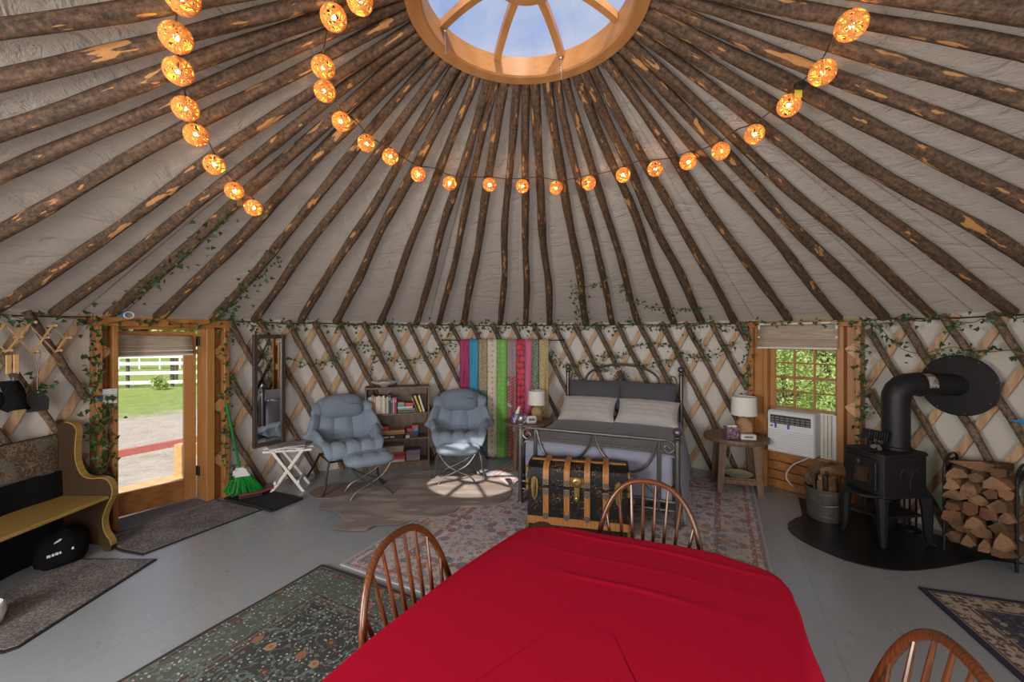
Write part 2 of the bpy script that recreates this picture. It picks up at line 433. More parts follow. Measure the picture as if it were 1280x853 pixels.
M['leaf'] = None
def leafmat(name, a, b, tr=.25):
    g = G(name); c = g.mix(g.noise(g.co(), 13, 2), a, b)
    d = g.node('ShaderNodeBsdfPrincipled', {'Base Color': c, 'Roughness': .45}).outputs[0]
    t = g.node('ShaderNodeBsdfTranslucent', {'Color': c}).outputs[0]
    g.t.links.new(g.node('ShaderNodeMixShader', {0: tr, 1: d, 2: t}).outputs[0], g.out.inputs[0]); return g.m
M['leaf'] = leafmat('ivy_leaf', (.016, .042, .012), (.06, .11, .028), .1)
M['treeleaf'] = leafmat('tree_leaf', (.22, .33, .07), (.50, .60, .20), .35)
M['treeleaf2'] = leafmat('tree_leaf_dark', (.03, .08, .02), (.10, .18, .04), .25)

# ------------------------------------------------------------------ floor and outdoors ground
def floor_mat():
    g = G('painted_floor'); v = g.co()
    a = g.noise(v, 1.1, 4); b = g.noise(g.co(scale=(26, 60, 1), rot=(0, 0, .5)), 1.0, 5, .7, .6)
    sc = g.noise(g.co(scale=(14, 60, 1), rot=(0, 0, .5)), 2.2, 3, .6, 1.0)
    c = g.mix(a, (.295, .325, .355), (.345, .38, .415))
    c = g.mix(g.ramp(sc, [(.62, 0.0), (.68, .28)]), c, (.16, .16, .165))
    c = g.mix(g.ramp(b, [(.60, 0.0), (.74, .22)]), c, (.42, .43, .44))
    x, y, z = g.sep(v)
    seam = g.ramp(g.ma('ABSOLUTE', g.ma('SUBTRACT', g.ma('FRACT', g.ma('MULTIPLY', g.ma('ADD', g.ma('MULTIPLY', x, .9), g.ma('MULTIPLY', y, -.44)), .82)), .5)), [(.0, .5), (.003, .5), (.004, 0.0)])
    c = g.mix(seam, c, (.17, .17, .17))
    return g.bsdf(c, g.ramp(a, [(.3, .22), (.7, .36)]), 0, g.bump(b, .25, .004), **{'Specular IOR Level': .75})
M['floor'] = floor_mat()
fm = MB(); fm.prism([(CX + 4.16 * cos(2 * pi * i / 96), CY + 4.16 * sin(2 * pi * i / 96)) for i in range(96)], -.12, 0)
floor = struct('floor', fm, M['floor'], smooth=30)

# ------------------------------------------------------------------ round wall
A_D = [circ(px, RF)[2] for px in (119.5, 286)]       # door frame's outer edges
A_W = [circ(px, RF)[2] for px in (935.5, 1076.5)]    # window frame's outer edges
def wall_seg(name, a0, a1):
    n = max(8, int((a1 - a0) / radians(2)))
    m = MB(); m.grid(lambda u, v: pol(a0 + (a1 - a0) * u, RW + .004 * sin(u * n * .9), -.05 + (ZT + .098) * v), n, 6)
    return struct(name, m, M['canvas_wall'])
walls = [(-pi, A_D[0], wall_seg('wall_left', -pi, A_D[0] + .012)),
         (A_D[1], A_W[0], wall_seg('wall_back', A_D[1] - .012, A_W[0] + .012)),
         (A_W[1], pi, wall_seg('wall_right', A_W[1] - .012, pi))]
# lattice: round bark poles leaning one way on the room side, flat slats leaning the other way behind them
NT = 83; STEP = 2 * pi / NT; A0 = circ(592, RL)[2]
LEAN = 3.05 * STEP
def wall_of(a):
    a = (a + pi) % (2 * pi) - pi
    for a0, a1, o in walls:
        if a0 - 1e-6 <= a <= a1 + 1e-6: return o, a0, a1
    return None, 0, 0
pole_rnd = random.Random(3)
for i in range(NT):
    for kind in (0, 1):
        at = A0 + i * STEP; sgn = 1 if kind == 0 else -1
        N = 16
        wob = [(pole_rnd.uniform(-.008, .008), pole_rnd.uniform(-.006, .006)) for _ in range(N + 1)]
        r0 = pole_rnd.uniform(.028, .037) if kind == 0 else pole_rnd.uniform(.052, .066)
        runs = []; cur = []; cw = None
        for k in range(N + 1):
            t = k / N; a = at + sgn * (-.12 * STEP + (LEAN + .12 * STEP) * t); z = 1.945 - 1.93 * t
            wo = wall_of(a)[0]
            if wo is not None and (cw is None or wo == cw): cur.append((a, z, k)); cw = wo
            else:
                if len(cur) > 2: runs.append((cw, cur))
                cur = [(a, z, k)] if wo is not None else []; cw = wo
        if len(cur) > 2: runs.append((cw, cur))
        for wo, rn in runs:
            m = MB(); pts = []
            for a, z, k in rn:
                R = (RL - .028 + wob[k][0] * 1.0) if kind == 0 else (RL + .035)
                pts.append(pol(a + wob[k][1] / 4 * (1 if kind == 0 else .4), R, z))
            if kind == 0:
                m.tube(pts, [r0 * (1 - .18 * k / N) * (1 + wob[k][0] * 9) for a, z, k in rn], 8)
                obj('lattice_pole', m, M['bark2'], wo, smooth=60)
            else:
                nr = [Vector((sin(a), cos(a), 0)) for a, z, k in rn]
                tg = (pts[-1] - pts[0]).normalized()
                m.strip(pts, [n_.cross(tg) for n_ in nr], [r0 * (1 + wob[k][1] * 10) for a, z, k in rn], nr, .022)
                obj('lattice_slat', m, M['slat'], wo, smooth=30)
# cable along the lattice top
for a0, a1, o in walls:
    n = int((a1 - a0) / .06) + 2
    m = MB(); m.tube([pol(a0 + (a1 - a0) * i / n, RL - .01, 1.915 + .006 * sin(i * 1.7)) for i in range(n + 1)], .007, 6)
    obj('top_cable', m, M['cordblack'], o)

# ------------------------------------------------------------------ roof: canvas, rafters, crown ring
rm = MB()
NA = 232
def roof_pt(u, v):
    a = 2 * pi * u; r = RW + .06 - (RW + .06 - (RR - .02)) * v
    return pol(a, r, conez(r) + .052 - .03 * (abs(sin(a * 29)) ** .8) * sin(pi * v) * .6)
rm.grid(roof_pt, NA, 14)
ceiling = struct('ceiling', rm, M['canvas'], smooth=40)
feet_px = [-5, 70, 138, 200, 268, 319, 377, 421, 476, 521, 549, 580, 625, 657, 687, 732, 765, 797, 842, 876, 917, 985, 1047, 1104, 1162, 1263]
R_AZ = [circ(px, 3.97)[2] for px in feet_px]
st = radians(6.25)
a = R_AZ[-1]; extra = []
while a + st < 2 * pi + R_AZ[0] - st * .5: a += st; extra.append(a)
RAFT = []
def rafter_mesh(seed, L):
    rd = random.Random(seed); m = MB(); N = 22
    ph = [rd.uniform(0, 6.28) for _ in range(6)]; am = [rd.uniform(.010, .024), rd.uniform(.004, .010), rd.uniform(.010, .02), rd.uniform(.003, .008)]
    pts = []; rr = []; r0 = rd.uniform(.041, .050)
    for i in range(N + 1):
        t = i / N; env = sin(pi * t) ** .5
        pts.append((L * t, env * (am[0] * sin(5.5 * t + ph[0]) + am[1] * sin(14 * t + ph[1])), env * .6 * (am[2] * sin(4.5 * t + ph[2]) + am[3] * sin(13 * t + ph[3]))))
        rr.append((r0 - .013 * t) * (1 + .07 * sin(17 * t + ph[4]) + .05 * sin(41 * t + ph[5])))
    m.tube(pts, rr, 12)
    return mesh('rafter', m, M['bark'], 60)
P0r, P1r = 3.99, RR - .03
Lr = math.hypot(P0r - P1r, (P0r - P1r) * SLOPE)
RM = [rafter_mesh(100 + i, Lr) for i in range(12)]
tilt = math.atan(SLOPE)
for i, a in enumerate(R_AZ + extra):
    o = obj('rafter', RM[i % 12], None, ceiling)
    p = pol(a, P0r, conez(P0r) - .012)
    # local x runs up the slope toward the crown
    ex = Vector((-sin(a) * cos(tilt), -cos(a) * cos(tilt), sin(tilt)))
    ez = Vector((sin(a) * sin(tilt), cos(a) * sin(tilt), cos(tilt)))
    ey = ez.cross(ex); roll = random.choice((0, pi)) if i % 2 else 0.0
    Mx = Matrix(((ex.x, ey.x, ez.x, p.x), (ex.y, ey.y, ez.y, p.y), (ex.z, ey.z, ez.z, p.z), (0, 0, 0, 1)))
    o.matrix_world = Mx @ RX(roll)
    RAFT.append(a)
for a in [R_AZ[3] - .06, R_AZ[9] + .045, R_AZ[20] + .05, R_AZ[23] + .05, R_AZ[24] + .06, R_AZ[25] + .05, R_AZ[1] + .05]:
    m = MB(); m.tube([pol(a, r, conez(r) + .043) for r in (4.05, 3.2, 2.4, 1.6, .8)], .005, 5)
    obj('canvas_seam', m, M['canvas'], ceiling)

sky_w = struct_empty('window_2', (CX, CY, 0), label='round wooden skylight crown with curved spokes and clear dome at the roof centre')
m = MB(); n = 96; vs = []; fs = []
prof = [(RR, ZR + .02), (RR - .012, ZR), (RR - .085, ZR), (RR - .095, ZR + .01), (RR - .095, ZR + .13), (RR, ZR + .16)]
for (r, z) in prof: vs += [(r * cos(2 * pi * j / n), r * sin(2 * pi * j / n), z) for j in range(n)]
for i in range(len(prof)):
    for j in range(n):
        i2 = (i + 1) % len(prof); fs.append((i * n + j, i2 * n + j, i2 * n + (j + 1) % n, i * n + (j + 1) % n))
m.add(vs, fs); obj('crown_ring', m, M['ringwood'], sky_w)
vs = []; fs = []; m = MB()
rh = 0.19; zh = ZR + .185
prof = [(rh, zh), (rh, zh + .05), (rh - .05, zh + .05), (rh - .05, zh)]
for (r, z) in prof: vs += [(r * cos(2 * pi * j / 48), r * sin(2 * pi * j / 48), z) for j in range(48)]
for i in range(4):
    for j in range(48):
        i2 = (i + 1) % 4; fs.append((i * 48 + j, i * 48 + (j + 1) % 48, i2 * 48 + (j + 1) % 48, i2 * 48 + j))
m.add(vs, fs); obj('hub_ring', m, M['ringwood'], sky_w)
for k in range(8):
    a = radians(-19 + 45 * k); m = MB(); pts = []
    for i in range(11):
        t = i / 10; r = RR - .10 + (rh - .03 - RR + .10) * t
        pts.append((r * sin(a), r * cos(a), ZR + .11 + (zh + .03 - ZR - .11) * (1 - (1 - t) ** 1.9)))
    m.strip(pts, (cos(a), -sin(a), 0), .042, (0, 0, 1), .045)
    obj('spoke', m, M['ringwood'], sky_w, smooth=40)
m = MB(); m.lathe([(RR - .02 - .0 , ZR + .165), (RR * .8, ZR + .27), (RR * .55, ZR + .345), (RR * .3, ZR + .385), (.02, ZR + .40)], 64)
m.f = m.f[:-2]
obj('dome_pane', m, M['glass'], sky_w)
# latches hanging on two spokes
for k in (7, 1):
    a = radians(-19 + 45 * k + (1 if k == 7 else 0)); m = MB(); q = (.53 * sin(a), .53 * cos(a), ZR + .10)
    m.tube([q, (q[0], q[1], q[2] - .03), (q[0] + .005, q[1], q[2] - .16)], .003, 5); m.ball((q[0], q[1], q[2] - .02), .012, 8, 6)
    obj('dome_latch', m, M['chrome'], sky_w)

# ------------------------------------------------------------------ frames on the round wall: local x runs right, local y outward
class Face:
    def __init__(s, a, R): s.a = a; s.R = R; s.p = pol(a, R); s.n = Vector((sin(a), cos(a), 0)); s.t = Vector((cos(a), -sin(a), 0))
    def xz(s, px, py=Y0, dy=0.0):
        k = (px - 640) / F
        Y = ((s.p + s.n * dy).dot(s.n)) / (k * s.n.x + s.n.y)
        P = Vector((k * Y, Y, H + (Y0 - py) / F * Y))
        return (P - s.p).dot(s.t), P.z
    def world(s, x, y, z): return s.p + s.t * x + s.n * y + Vector((0, 0, z))

# ---- door_1
aD = (circ(147.6, RF)[2] + circ(256, RF)[2]) / 2
FD = Face(aD, 3.93)
xo0 = FD.xz(119.5)[0]; xo1 = FD.xz(286)[0]; xj0 = FD.xz(147.6)[0]; xj1 = FD.xz(256.5)[0]
xr0 = FD.xz(127.5)[0]; xr1 = FD.xz(279.5)[0]; xi0 = FD.xz(140.5)[0]; xi1 = FD.xz(268)[0]
door = struct_empty('door_1', FD.p, -aD, 'wooden entrance door frame with glazed door standing ajar')
zh = 1.905
def part(name, mat, parent, *boxes, b=.004, smooth=30):
    m = MB()
    for q in boxes: m.bx(*q, b=b)
    return obj(name, m, mat, parent, smooth=smooth)
part('header_beam', M['pine_h'], door, (xo0 - .02, xo1 + .02, -.03, .17, zh - .06, zh + .02))
for xa, xb in ((xo0, xr0), (xr1, xo1)): part('outer_post', M['pine'], door, (xa, xb, -.02, .17, 0, zh - .06))
for xa, xb in ((xr0, xi0), (xi1, xr1)): part('recess_board', M['pine'], door, (xa, xb, .10, .13, 0, zh - .06))
for xa, xb in ((xi0, xj0), (xj1 + .01, xi1)): part('jamb', M['pine'], door, (xa, xb, -.01, .19, 0, zh - .06))
part('inner_header', M['pine_h'], door, (xj0, xj1 + .01, .06, .19, zh - .085, zh - .06))
part('threshold', plain('threshold_grey', (.13, .13, .14), .6), door, (xi0, xi1, -.06, .26, 0, .022))
# sawn lattice ends poking out into the recesses
for x, z, s in ((xr0 + .03, 1.62, 1), (xr0 + .03, .98, 1), (xr0 + .03, .35, 1), (xr1 - .03, 1.58, -1), (xr1 - .03, 1.0, -1), (xr1 - .03, .42, -1)):
    m = MB(); m.prism([(-.05 * s, -.11), (.045 * s, -.02), (.05 * s, .01), (-.05 * s, .10)], -.012, .012, TR(x, .065, z) @ RX(pi / 2))
    obj('lattice_end', m, M['pine_pale'], door, smooth=20)
# hinges
for z in (.32, 1.70): part('hinge', M['blackmetal'], door, (xj1 - .004, xj1 + .012, .12, .19, z - .05, z + .05))
# the door leaf, hinged at the right jamb and opened outward
Wd = xj1 - xj0 + .0; od = radians(9)
leaf = bpy.data.objects.new('door_leaf', None); COL.objects.link(leaf); leaf.parent = door
leaf.location = (xj1 - .006, .17, 0.035); leaf.rotation_euler = (0, 0, -od)
Hd = zh - .135
def lp(name, mat, *boxes, b=.004): return part(name, mat, leaf, *boxes, b=b)
lp('door_stile', M['pine'], (-.105, 0, 0, .044, 0, Hd)); lp('door_stile', M['pine'], (-Wd, -Wd + .085, 0, .044, 0, Hd))
lp('door_bottom_rail', M['pine_h'], (-Wd + .085, -.105, 0, .044, 0, .215)); lp('door_top_rail', M['pine_h'], (-Wd + .085, -.105, 0, .044, Hd - .075, Hd))
lp('door_glass', M['glass'], (-Wd + .085, -.105, .018, .026, .215, Hd - .075), b=0)
g = G('woven_shade'); v = g.co(); f = g.noise(g.co(scale=(2, 2, 90)), 3, 3)
M['woven'] = g.bsdf(g.ramp(f, [(.3, (.24, .18, .13)), (.7, (.52, .42, .32))]), .8, 0, g.bump(f, .3, .004))
def roman(parent, x0, x1, y, ztop, folds, name='roman_shade'):
    m = MB(); z = ztop
    for i, (dz, d) in enumerate(folds):
        m.grid(lambda u, v, z=z, dz=dz, d=d: (x0 + (x1 - x0) * u, y - .012 - d * sin(pi * min(1, v * 1.15)) ** .8 * .5 - d * v * .5, z - dz * v), 6, 8)
        z -= dz * .82
    o = obj(name, m, M['woven'], parent, smooth=50)
    sm = o.modifiers.new('thick', 'SOLIDIFY'); sm.thickness = .006
    z = ztop
    for i, (dz, d) in enumerate(folds):
        h = MB(); zz = z - dz
        h.bx(x0, x1, y - .02 - d * .62, y - .012 - d * .5, zz - .002, zz + .016)
        obj('shade_hem', h, M['rope'], parent); z -= dz * .82
    return o
for xx in (0,):
    roman(leaf, -Wd + .06, -.04, -.004, Hd - .045, [(.12, .02), (.065, .035), (.05, .05)])
# notice on the left recess
g = G('notice_paper'); v = g.co(); x, y, z = g.sep(v)
ln = g.ma('MULTIPLY', g.ma('LESS_THAN', g.ma('FRACT', g.ma('MULTIPLY', z, 90.)), .4), g.ma('GREATER_THAN', g.noise(g.co(scale=(60, 1, 90)), 2.0, 1), .46))
M['notice'] = g.bsdf(g.mix(ln, (.72, .71, .70), (.25, .25, .27)), .7)
nx0, nz0 = FD.xz(128.5, 487, -.03); nx1, nz1 = FD.xz(147, 504, -.03)
nt = thing('notice_sheet', 'printed white notice sheet pinned on the left post of the door frame', 'notice', FD.world((nx0 + nx1) / 2, -.026, (nz0 + nz1) / 2), -aD)
m = MB(); m.box((0, 0, 0), (nx1 - nx0, .004, nz0 - nz1)); obj('paper', m, M['notice'], nt)
m = MB(); m.ball((-.06, -.004, .05), .008, 8, 6); obj('pin', m, M['dark'], nt)
m = MB(); m.box((-(nx1 - nx0) / 2 - .018, -.003, -.01), (.035, .014, .05), .004); obj('tape', m, plain('blue_tape', (.03, .16, .36), .5), nt)

# ---- window_1
aW = (circ(958, RF)[2] + circ(1054, RF)[2]) / 2
FW = Face(aW, 3.93)
X = lambda px, py=Y0, dy=0.0: FW.xz(px, py, dy)
wo0, wo1 = X(935.5)[0], X(1076.5)[0]; wr0, wr1 = X(942)[0], X(1070)[0]; wi0, wi1 = X(958)[0], X(1046)[0]; wc1 = X(1055)[0]
win = struct_empty('window_1', FW.p, -aW, 'orange pine window frame with twelve panes above an air conditioner')
part('header_beam', M['pine_h'], win, (wo0 - .015, wo1 + .015, -.03, .16, zh - .05, zh + .02))
part('outer_post', M['pine'], win, (wo0, wr0, -.02, .16, 0, zh - .05)); part('outer_post', M['pine'], win, (wr1, wo1, -.02, .16, 0, zh - .05))
part('recess_board', M['pine'], win, (wr0, wi0, .03, .06, 0, zh - .05)); part('recess_board', M['pine'], win, (wc1, wr1, .09, .12, 0, zh - .05))
part('casing', M['pine'], win, (wi1, wc1, -.01, .15, 0, zh - .05)); part('casing', M['pine'], win, (wi0 - .03, wi0 + .012, -.01, .15, 0, zh - .05))
zA = X(1000, 516)[1] ; zs0 = X(990, 437.5)[1]; zpan = FW.xz(975, 566, -.1)[1] - .03
zsash0 = X(1000, 513)[1]; ztop_s = zh - .05
part('backing_board', M['dark'], win, (wi0 - .02, wi1 + .02, .05, .07, 0, zpan))  # added dark sheet that stops light coming through the board gaps
for k in range(4):
    part('board', M['pine_h'], win, (wi0 + .012, wi1, .02, .045, .005 + zpan / 4 * k, zpan / 4 * (k + 1) - .003), b=.006)
part('window_sill', M['pine_h'], win, (wi0 - .02, wi1 + .02, -.04, .14, zpan, zpan + .03))
# sash: frame, muntins and panes (3 columns by 6 rows, the upper ones behind the shade)
sx0, sx1 = wi0 + .012, wi1
part('sash_frame', M['pine'], win, (sx0, sx0 + .055, .07, .11, zsash0 - .05, ztop_s), (sx1 - .03, sx1, .07, .11, zsash0 - .05, ztop_s))
part('sash_rail', M['pine_h'], win, (sx0, sx1, .068, .112, zsash0 - .05, zsash0 + .012)); part('sash_rail', M['pine_h'], win, (sx0, sx1, .07, .11, ztop_s - .06, ztop_s))
zmid = X(1000, 473.5)[1]
part('sash_rail', M['pine_h'], win, (sx0, sx1, .06, .11, zmid - .013, zmid + .013))
gx0, gx1 = sx0 + .055, sx1 - .03; rows = [zsash0 + .012, X(1000, 491.5)[1], zmid, X(1000, 455)[1], X(1000, 437)[1], X(1000, 420)[1], ztop_s - .06]
for k in (1, 2): part('muntin', M['pine'], win, (gx0 + (gx1 - gx0) * k / 3 - .009, gx0 + (gx1 - gx0) * k / 3 + .009, .075, .105, rows[0], rows[-1]))
for z in (rows[1], rows[3], rows[4], rows[5]): part('muntin', M['pine_h'], win, (gx0, gx1, .077, .103, z - .008, z + .008))
for c in range(3):
    for r_ in range(6):
        part('pane', M['glass'], win, (gx0 + (gx1 - gx0) * c / 3, gx0 + (gx1 - gx0) * (c + 1) / 3, .088, .092, rows[r_], rows[r_ + 1]), b=0)
for x, z, s in ((wc1 + .05, 1.62, 1), (wc1 + .05, 1.02, 1), (wr0 + .03, 1.5, 1)):
    m = MB(); m.prism([(.05 * s, -.11), (-.045 * s, -.02), (-.05 * s, .01), (.05 * s, .08)], -.012, .012, TR(x, .05, z) @ RX(pi / 2))
    obj('lattice_end', m, M['pine_pale'], win, smooth=20)
shx0, shx1 = X(947.5, 420, -.05)[0], X(1047.5, 420, -.05)[0]
sh = thing('roman_shade', 'woven tan roman shade raised above the pane window', 'shade', FW.p, -aW)
roman(sh, shx0, shx1, -.02, X(1000, 406, -.05)[1], [(.165, .03), (.13, .06)], 'woven_panel')
for xa in (shx0, shx1 - .022): part('side_band', M['rope'], sh, (xa, xa + .022, -.056, -.036, X(1000, 406, -.05)[1] - .245, X(1000, 406, -.05)[1]), b=.003)
part('shade_headrail', M['rope'], sh, (shx0, shx1, -.035, -.012, X(1000, 406, -.05)[1], X(1000, 406, -.05)[1] + .025))
# air conditioner
ax0, az1 = X(962, 514, -.1); ax1 = X(1018, 520, -.16)[0]; az0 = zpan + .03; az1 = X(990, 515, -.12)[1] - .0
ac = thing('air_conditioner', 'white window air conditioner with slatted grille under the pane window', 'air conditioner', FW.world(0, 0, az0), -aW)
hA = az1 - az0
m = MB(); m.bx(ax0, ax1, -.15, .12, .012, hA, .012); obj('housing', m, M['plastic'], ac)
m = MB(); m.bx(ax0 + .004, ax1 - .004, -.165, -.15, .02, hA - .012, .006); obj('front_panel', m, M['plastic'], ac)
m = MB(); m.bx(ax0 + .03, ax1 - .03, -.168, -.16, hA * .70, hA * .90, .002); obj('vent_recess', m, M['dark'], ac)
nv = 8
for k in range(nv):
    xa = ax0 + .03 + (ax1 - ax0 - .06) * k / nv
    m = MB()
    for q in range(3): m.bx(xa + .008, xa + (ax1 - ax0 - .06) / nv - .006, -.176, -.168, hA * (.72 + .055 * q), hA * (.72 + .055 * q) + .012)
    obj('vent_louvre', m, plain('vent_grey', (.22, .21, .20), .5) if k == 0 else bpy.data.materials['vent_grey'], ac)
for k in range(10):
    m = MB(); zz = hA * (.06 + .052 * k); m.bx(ax0 + .02, ax1 - .02, -.178, -.16, zz, zz + .011, .002); obj('grille_slat', m, M['plastic'], ac)
for dx in (.075, .20):
    m = MB(); m.bx(ax0 + dx, ax0 + dx + .022, -.169, -.165, hA * .60, hA * .70); obj('blue_tape', m, plain('tape_blue', (.02, .12, .50), .5), ac)
m = MB(); m.ball((ax0 + .045, -.166, hA * .64), (.014, .004, .011), 10, 6); obj('badge', m, M['steel'], ac)
xp1 = wi1 - .004
m = MB()
for k in range(7):
    xa = ax1 + (xp1 - ax1 - .03) * k / 7; m.bx(xa, xa + (xp1 - ax1 - .03) / 7 - .003, .03 - .012 * (k % 2), .06, .012, hA - .01)
obj('side_curtain', m, plain('curtain_cream', (.60, .58, .52), .5), ac)
m = MB(); m.bx(ax1, xp1, .02, .07, 0, .014); m.bx(ax1, xp1, .02, .07, hA - .014, hA); m.bx(xp1 - .03, xp1, .0, .07, 0, hA, .004); obj('side_frame', m, M['plastic'], ac)
cpts = [FW.world(*(lambda q: (q[0], -.10, q[1]))(X(x_, y_, -.10))) for x_, y_ in ((1018, 567), (1008, 574), (992, 581), (984, 590), (983, 598), (990, 607))] + [fl(1003, 613, .012), fl(1016, 615, .012)]
m = MB(); m.tube(smooth_pts(cpts, 6), .0075, 8)
tag(obj('power_cord', m, M['rope']), 'white power cord looping down from the air conditioner to the floor', 'cord')

# ------------------------------------------------------------------ rugs and mats
def slab(name, W, L, mat, label, cat, loc, rz, t=.012, group=None, wav=.0):
    m = MB(); N1, N2 = 14, 18
    def top(u, v):
        x = (u - .5) * W; y = (v - .5) * L
        return (x + wav * sin(y * 7), y + wav * sin(x * 6), t + wav * .25 * (1 + sin(x * 5 + y * 3)))
    m.grid(top, N1, N2)
    ring = [(i, 0) for i in range(N1)] + [(N1, j) for j in range(N2)] + [(N1 - i, N2) for i in range(N1)] + [(0, N2 - j) for j in range(N2)]
    ids = [j * (N1 + 1) + i for i, j in ring]
    o = len(m.v); m.v += [(m.v[i][0], m.v[i][1], 0.0) for i in ids]
    for k in range(len(ids)): m.f.append((ids[k], o + k, o + (k + 1) % len(ids), ids[(k + 1) % len(ids)]))
    ob = obj(name, m, mat, None, loc, rz, 40); tag(ob, label, cat, group); return ob
TH = radians(-26.5)                                     # the big rugs and the table share this turn
cu = Vector((cos(TH), sin(TH), 0)); cv = Vector((-sin(TH), cos(TH), 0))
P0 = fl(425, 707)
Wp, Lp = 2.95, 3.38
c0 = P0 + cu * Wp / 2 + cv * Lp / 2
M['rug_pale'] = rug_mat('rug_pale', Wp, Lp, (.46, .45, .50), [(.02, (.24, .25, .35)), (.05, (.60, .52, .49)), (.085, (.42, .18, .14)), (.12, (.56, .50, .48)), (.34, (.40, .16, .13)), (.375, (.26, .27, .38)), (.40, (.56, .51, .49))],
    (.60, .56, .61), [(24, .2, .42, [(.60, .54, .52), (.38, .12, .09), (.17, .20, .33), (.46, .30, .16), (.60, .54, .52)], .6), (7.0, .14, .28, [(.24, .26, .40), (.48, .30, .15), (.42, .15, .12), (.17, .19, .28)], .45)], (.22, .25, .37), 11)
slab('patterned_rug', Wp, Lp, M['rug_pale'], 'large pale faded rug with red and blue floral pattern under the bed', 'rug', c0, TH, .010)
Wg, Lg = 2.3, 3.0
G0 = fl(403, 708)
cg = G0 + cu * Wg / 2 - cv * (Lg / 2)
M['rug_green'] = rug_mat('rug_green', Wg, Lg, (.022, .018, .022), [(.022, (.12, .10, .085)), (.035, (.035, .03, .03)), (.05, (.085, .10, .085)), (.27, (.035, .03, .03)), (.285, (.16, .105, .085)), (.305, (.04, .034, .032)), (.32, (.13, .10, .08)), (.335, (.03, .03, .032))],
    (.032, .034, .034), [(42, .07, .24, [(.46, .45, .40), (.10, .08, .05), (.56, .54, .48)], .42), (24, .10, .28, [(.10, .16, .14), (.17, .22, .19), (.06, .10, .08)], .35), (6.2, .07, .17, [(.33, .13, .08), (.42, .26, .13), (.10, .05, .03)], .40)], (.15, .23, .22), 15, symm=True)
slab('green_floral_rug', Wg, Lg, M['rug_green'], 'dark green rug with rust and white flowers left of the red table', 'rug', Vector((cg.x, cg.y, .003)), TH, .012, wav=.004)
B0 = fl(1148, 736); tb = radians(-17)
bu = Vector((cos(tb), sin(tb), 0)); bv = Vector((-sin(tb), cos(tb), 0))
Wb, Lb = 1.25, 2.3; cb = B0 + bu * Wb / 2 - bv * Lb / 2
M['rug_blue'] = rug_mat('rug_blue', Wb, Lb, (.010, .013, .05), [(.032, (.30, .22, .18)), (.044, (.09, .05, .04)), (.053, (.50, .41, .34)), (.162, (.12, .07, .06)), (.176, (.40, .32, .27)), (.188, (.016, .03, .085))],
    (.014, .032, .085), [(26, .16, .40, [(.16, .085, .07), (.07, .06, .085), (.40, .33, .27)], .62), (6, .05, .10, [(.5, .42, .36), (.35, .28, .24)], .55)], (.13, .08, .07), 13)
slab('blue_rug', Wb, Lb, M['rug_blue'], 'navy blue rug with cream floral border at right before the wood rack', 'rug', cb, tb, .012)
# door mats of speckled grey pile with dark rubber edges
def mat_mat():
    g = G('pile_mat'); v = g.co(); f = g.noise(v, 90, 3, .8); b = g.noise(v, 3, 3)
    c = g.ramp(g.ma('MULTIPLY_ADD', b, .25, g.ma('MULTIPLY', f, .8)), [(.36, (.03, .027, .027)), (.52, (.15, .135, .13)), (.66, (.42, .39, .38))])
    return g.bsdf(c, .95, 0, g.bump(f, .8, .012))
M['mat'] = mat_mat(); M['rubber'] = plain('rubber', (.016, .015, .017), .6, 0, .15, 40)
def polymat(name, pts, label, zt=.016, inset=.018, cat='mat'):
    c = sum((Vector((p[0], p[1], 0)) for p in pts), Vector((0, 0, 0))) / len(pts)
    t = thing(name, label, cat, (c.x, c.y, 0)); L = [(p[0] - c.x, p[1] - c.y) for p in pts]
    m = MB(); m.prism(L, 0.0, zt * .6); obj('rubber_edge', m, M['rubber'], t)
    L2 = []
    for p in L:
        d = math.hypot(*p); L2.append((p[0] * (1 - inset / d * 1.3), p[1] * (1 - inset / d * 1.3)))
    m = MB(); m.prism(L2, zt * .5, zt); obj('pile', m, M['mat'], t)
    return t
polymat('door_mat', [(-3.42, 2.30), (-2.80, 2.30), (-2.765, 2.34), (-2.78, 3.27), (-3.40, 3.27), (-3.47, 3.2)], 'speckled grey mat on the floor in front of the wooden bench')
q = [fl(126, 680), fl(150, 690), fl(178, 695), fl(328, 638), fl(262, 624)]
polymat('door_mat', q, 'speckled grey mat on the floor before the open door')
# boot tray
q = [fl(281, 625), fl(339, 641), fl(378, 625), fl(325, 613)]
c = sum(q, Vector((0, 0, 0))) / 4
tr = thing('boot_tray', 'black ribbed rubber boot tray under the broom', 'tray', (c.x, c.y, 0))
L = [(p.x - c.x, p.y - c.y) for p in q]
m = MB(); m.prism(L, 0, .008); obj('tray_base', m, M['rubber'], tr)
for i in range(4):
    a_, b_ = L[i], L[(i + 1) % 4]; m = MB(); m.tube([(*a_, .014), (*b_, .014)], .012, 8); obj('rim', m, M['rubber'], tr)
for k in range(1, 14):
    t_ = k / 14; a_ = Vector(L[0]).lerp(Vector(L[3]), t_); b_ = Vector(L[1]).lerp(Vector(L[2]), t_)
    m = MB(); m.tube([(*a_, .010), (*b_, .010)], .005, 5); obj('rib', m, M['rubber'], tr)
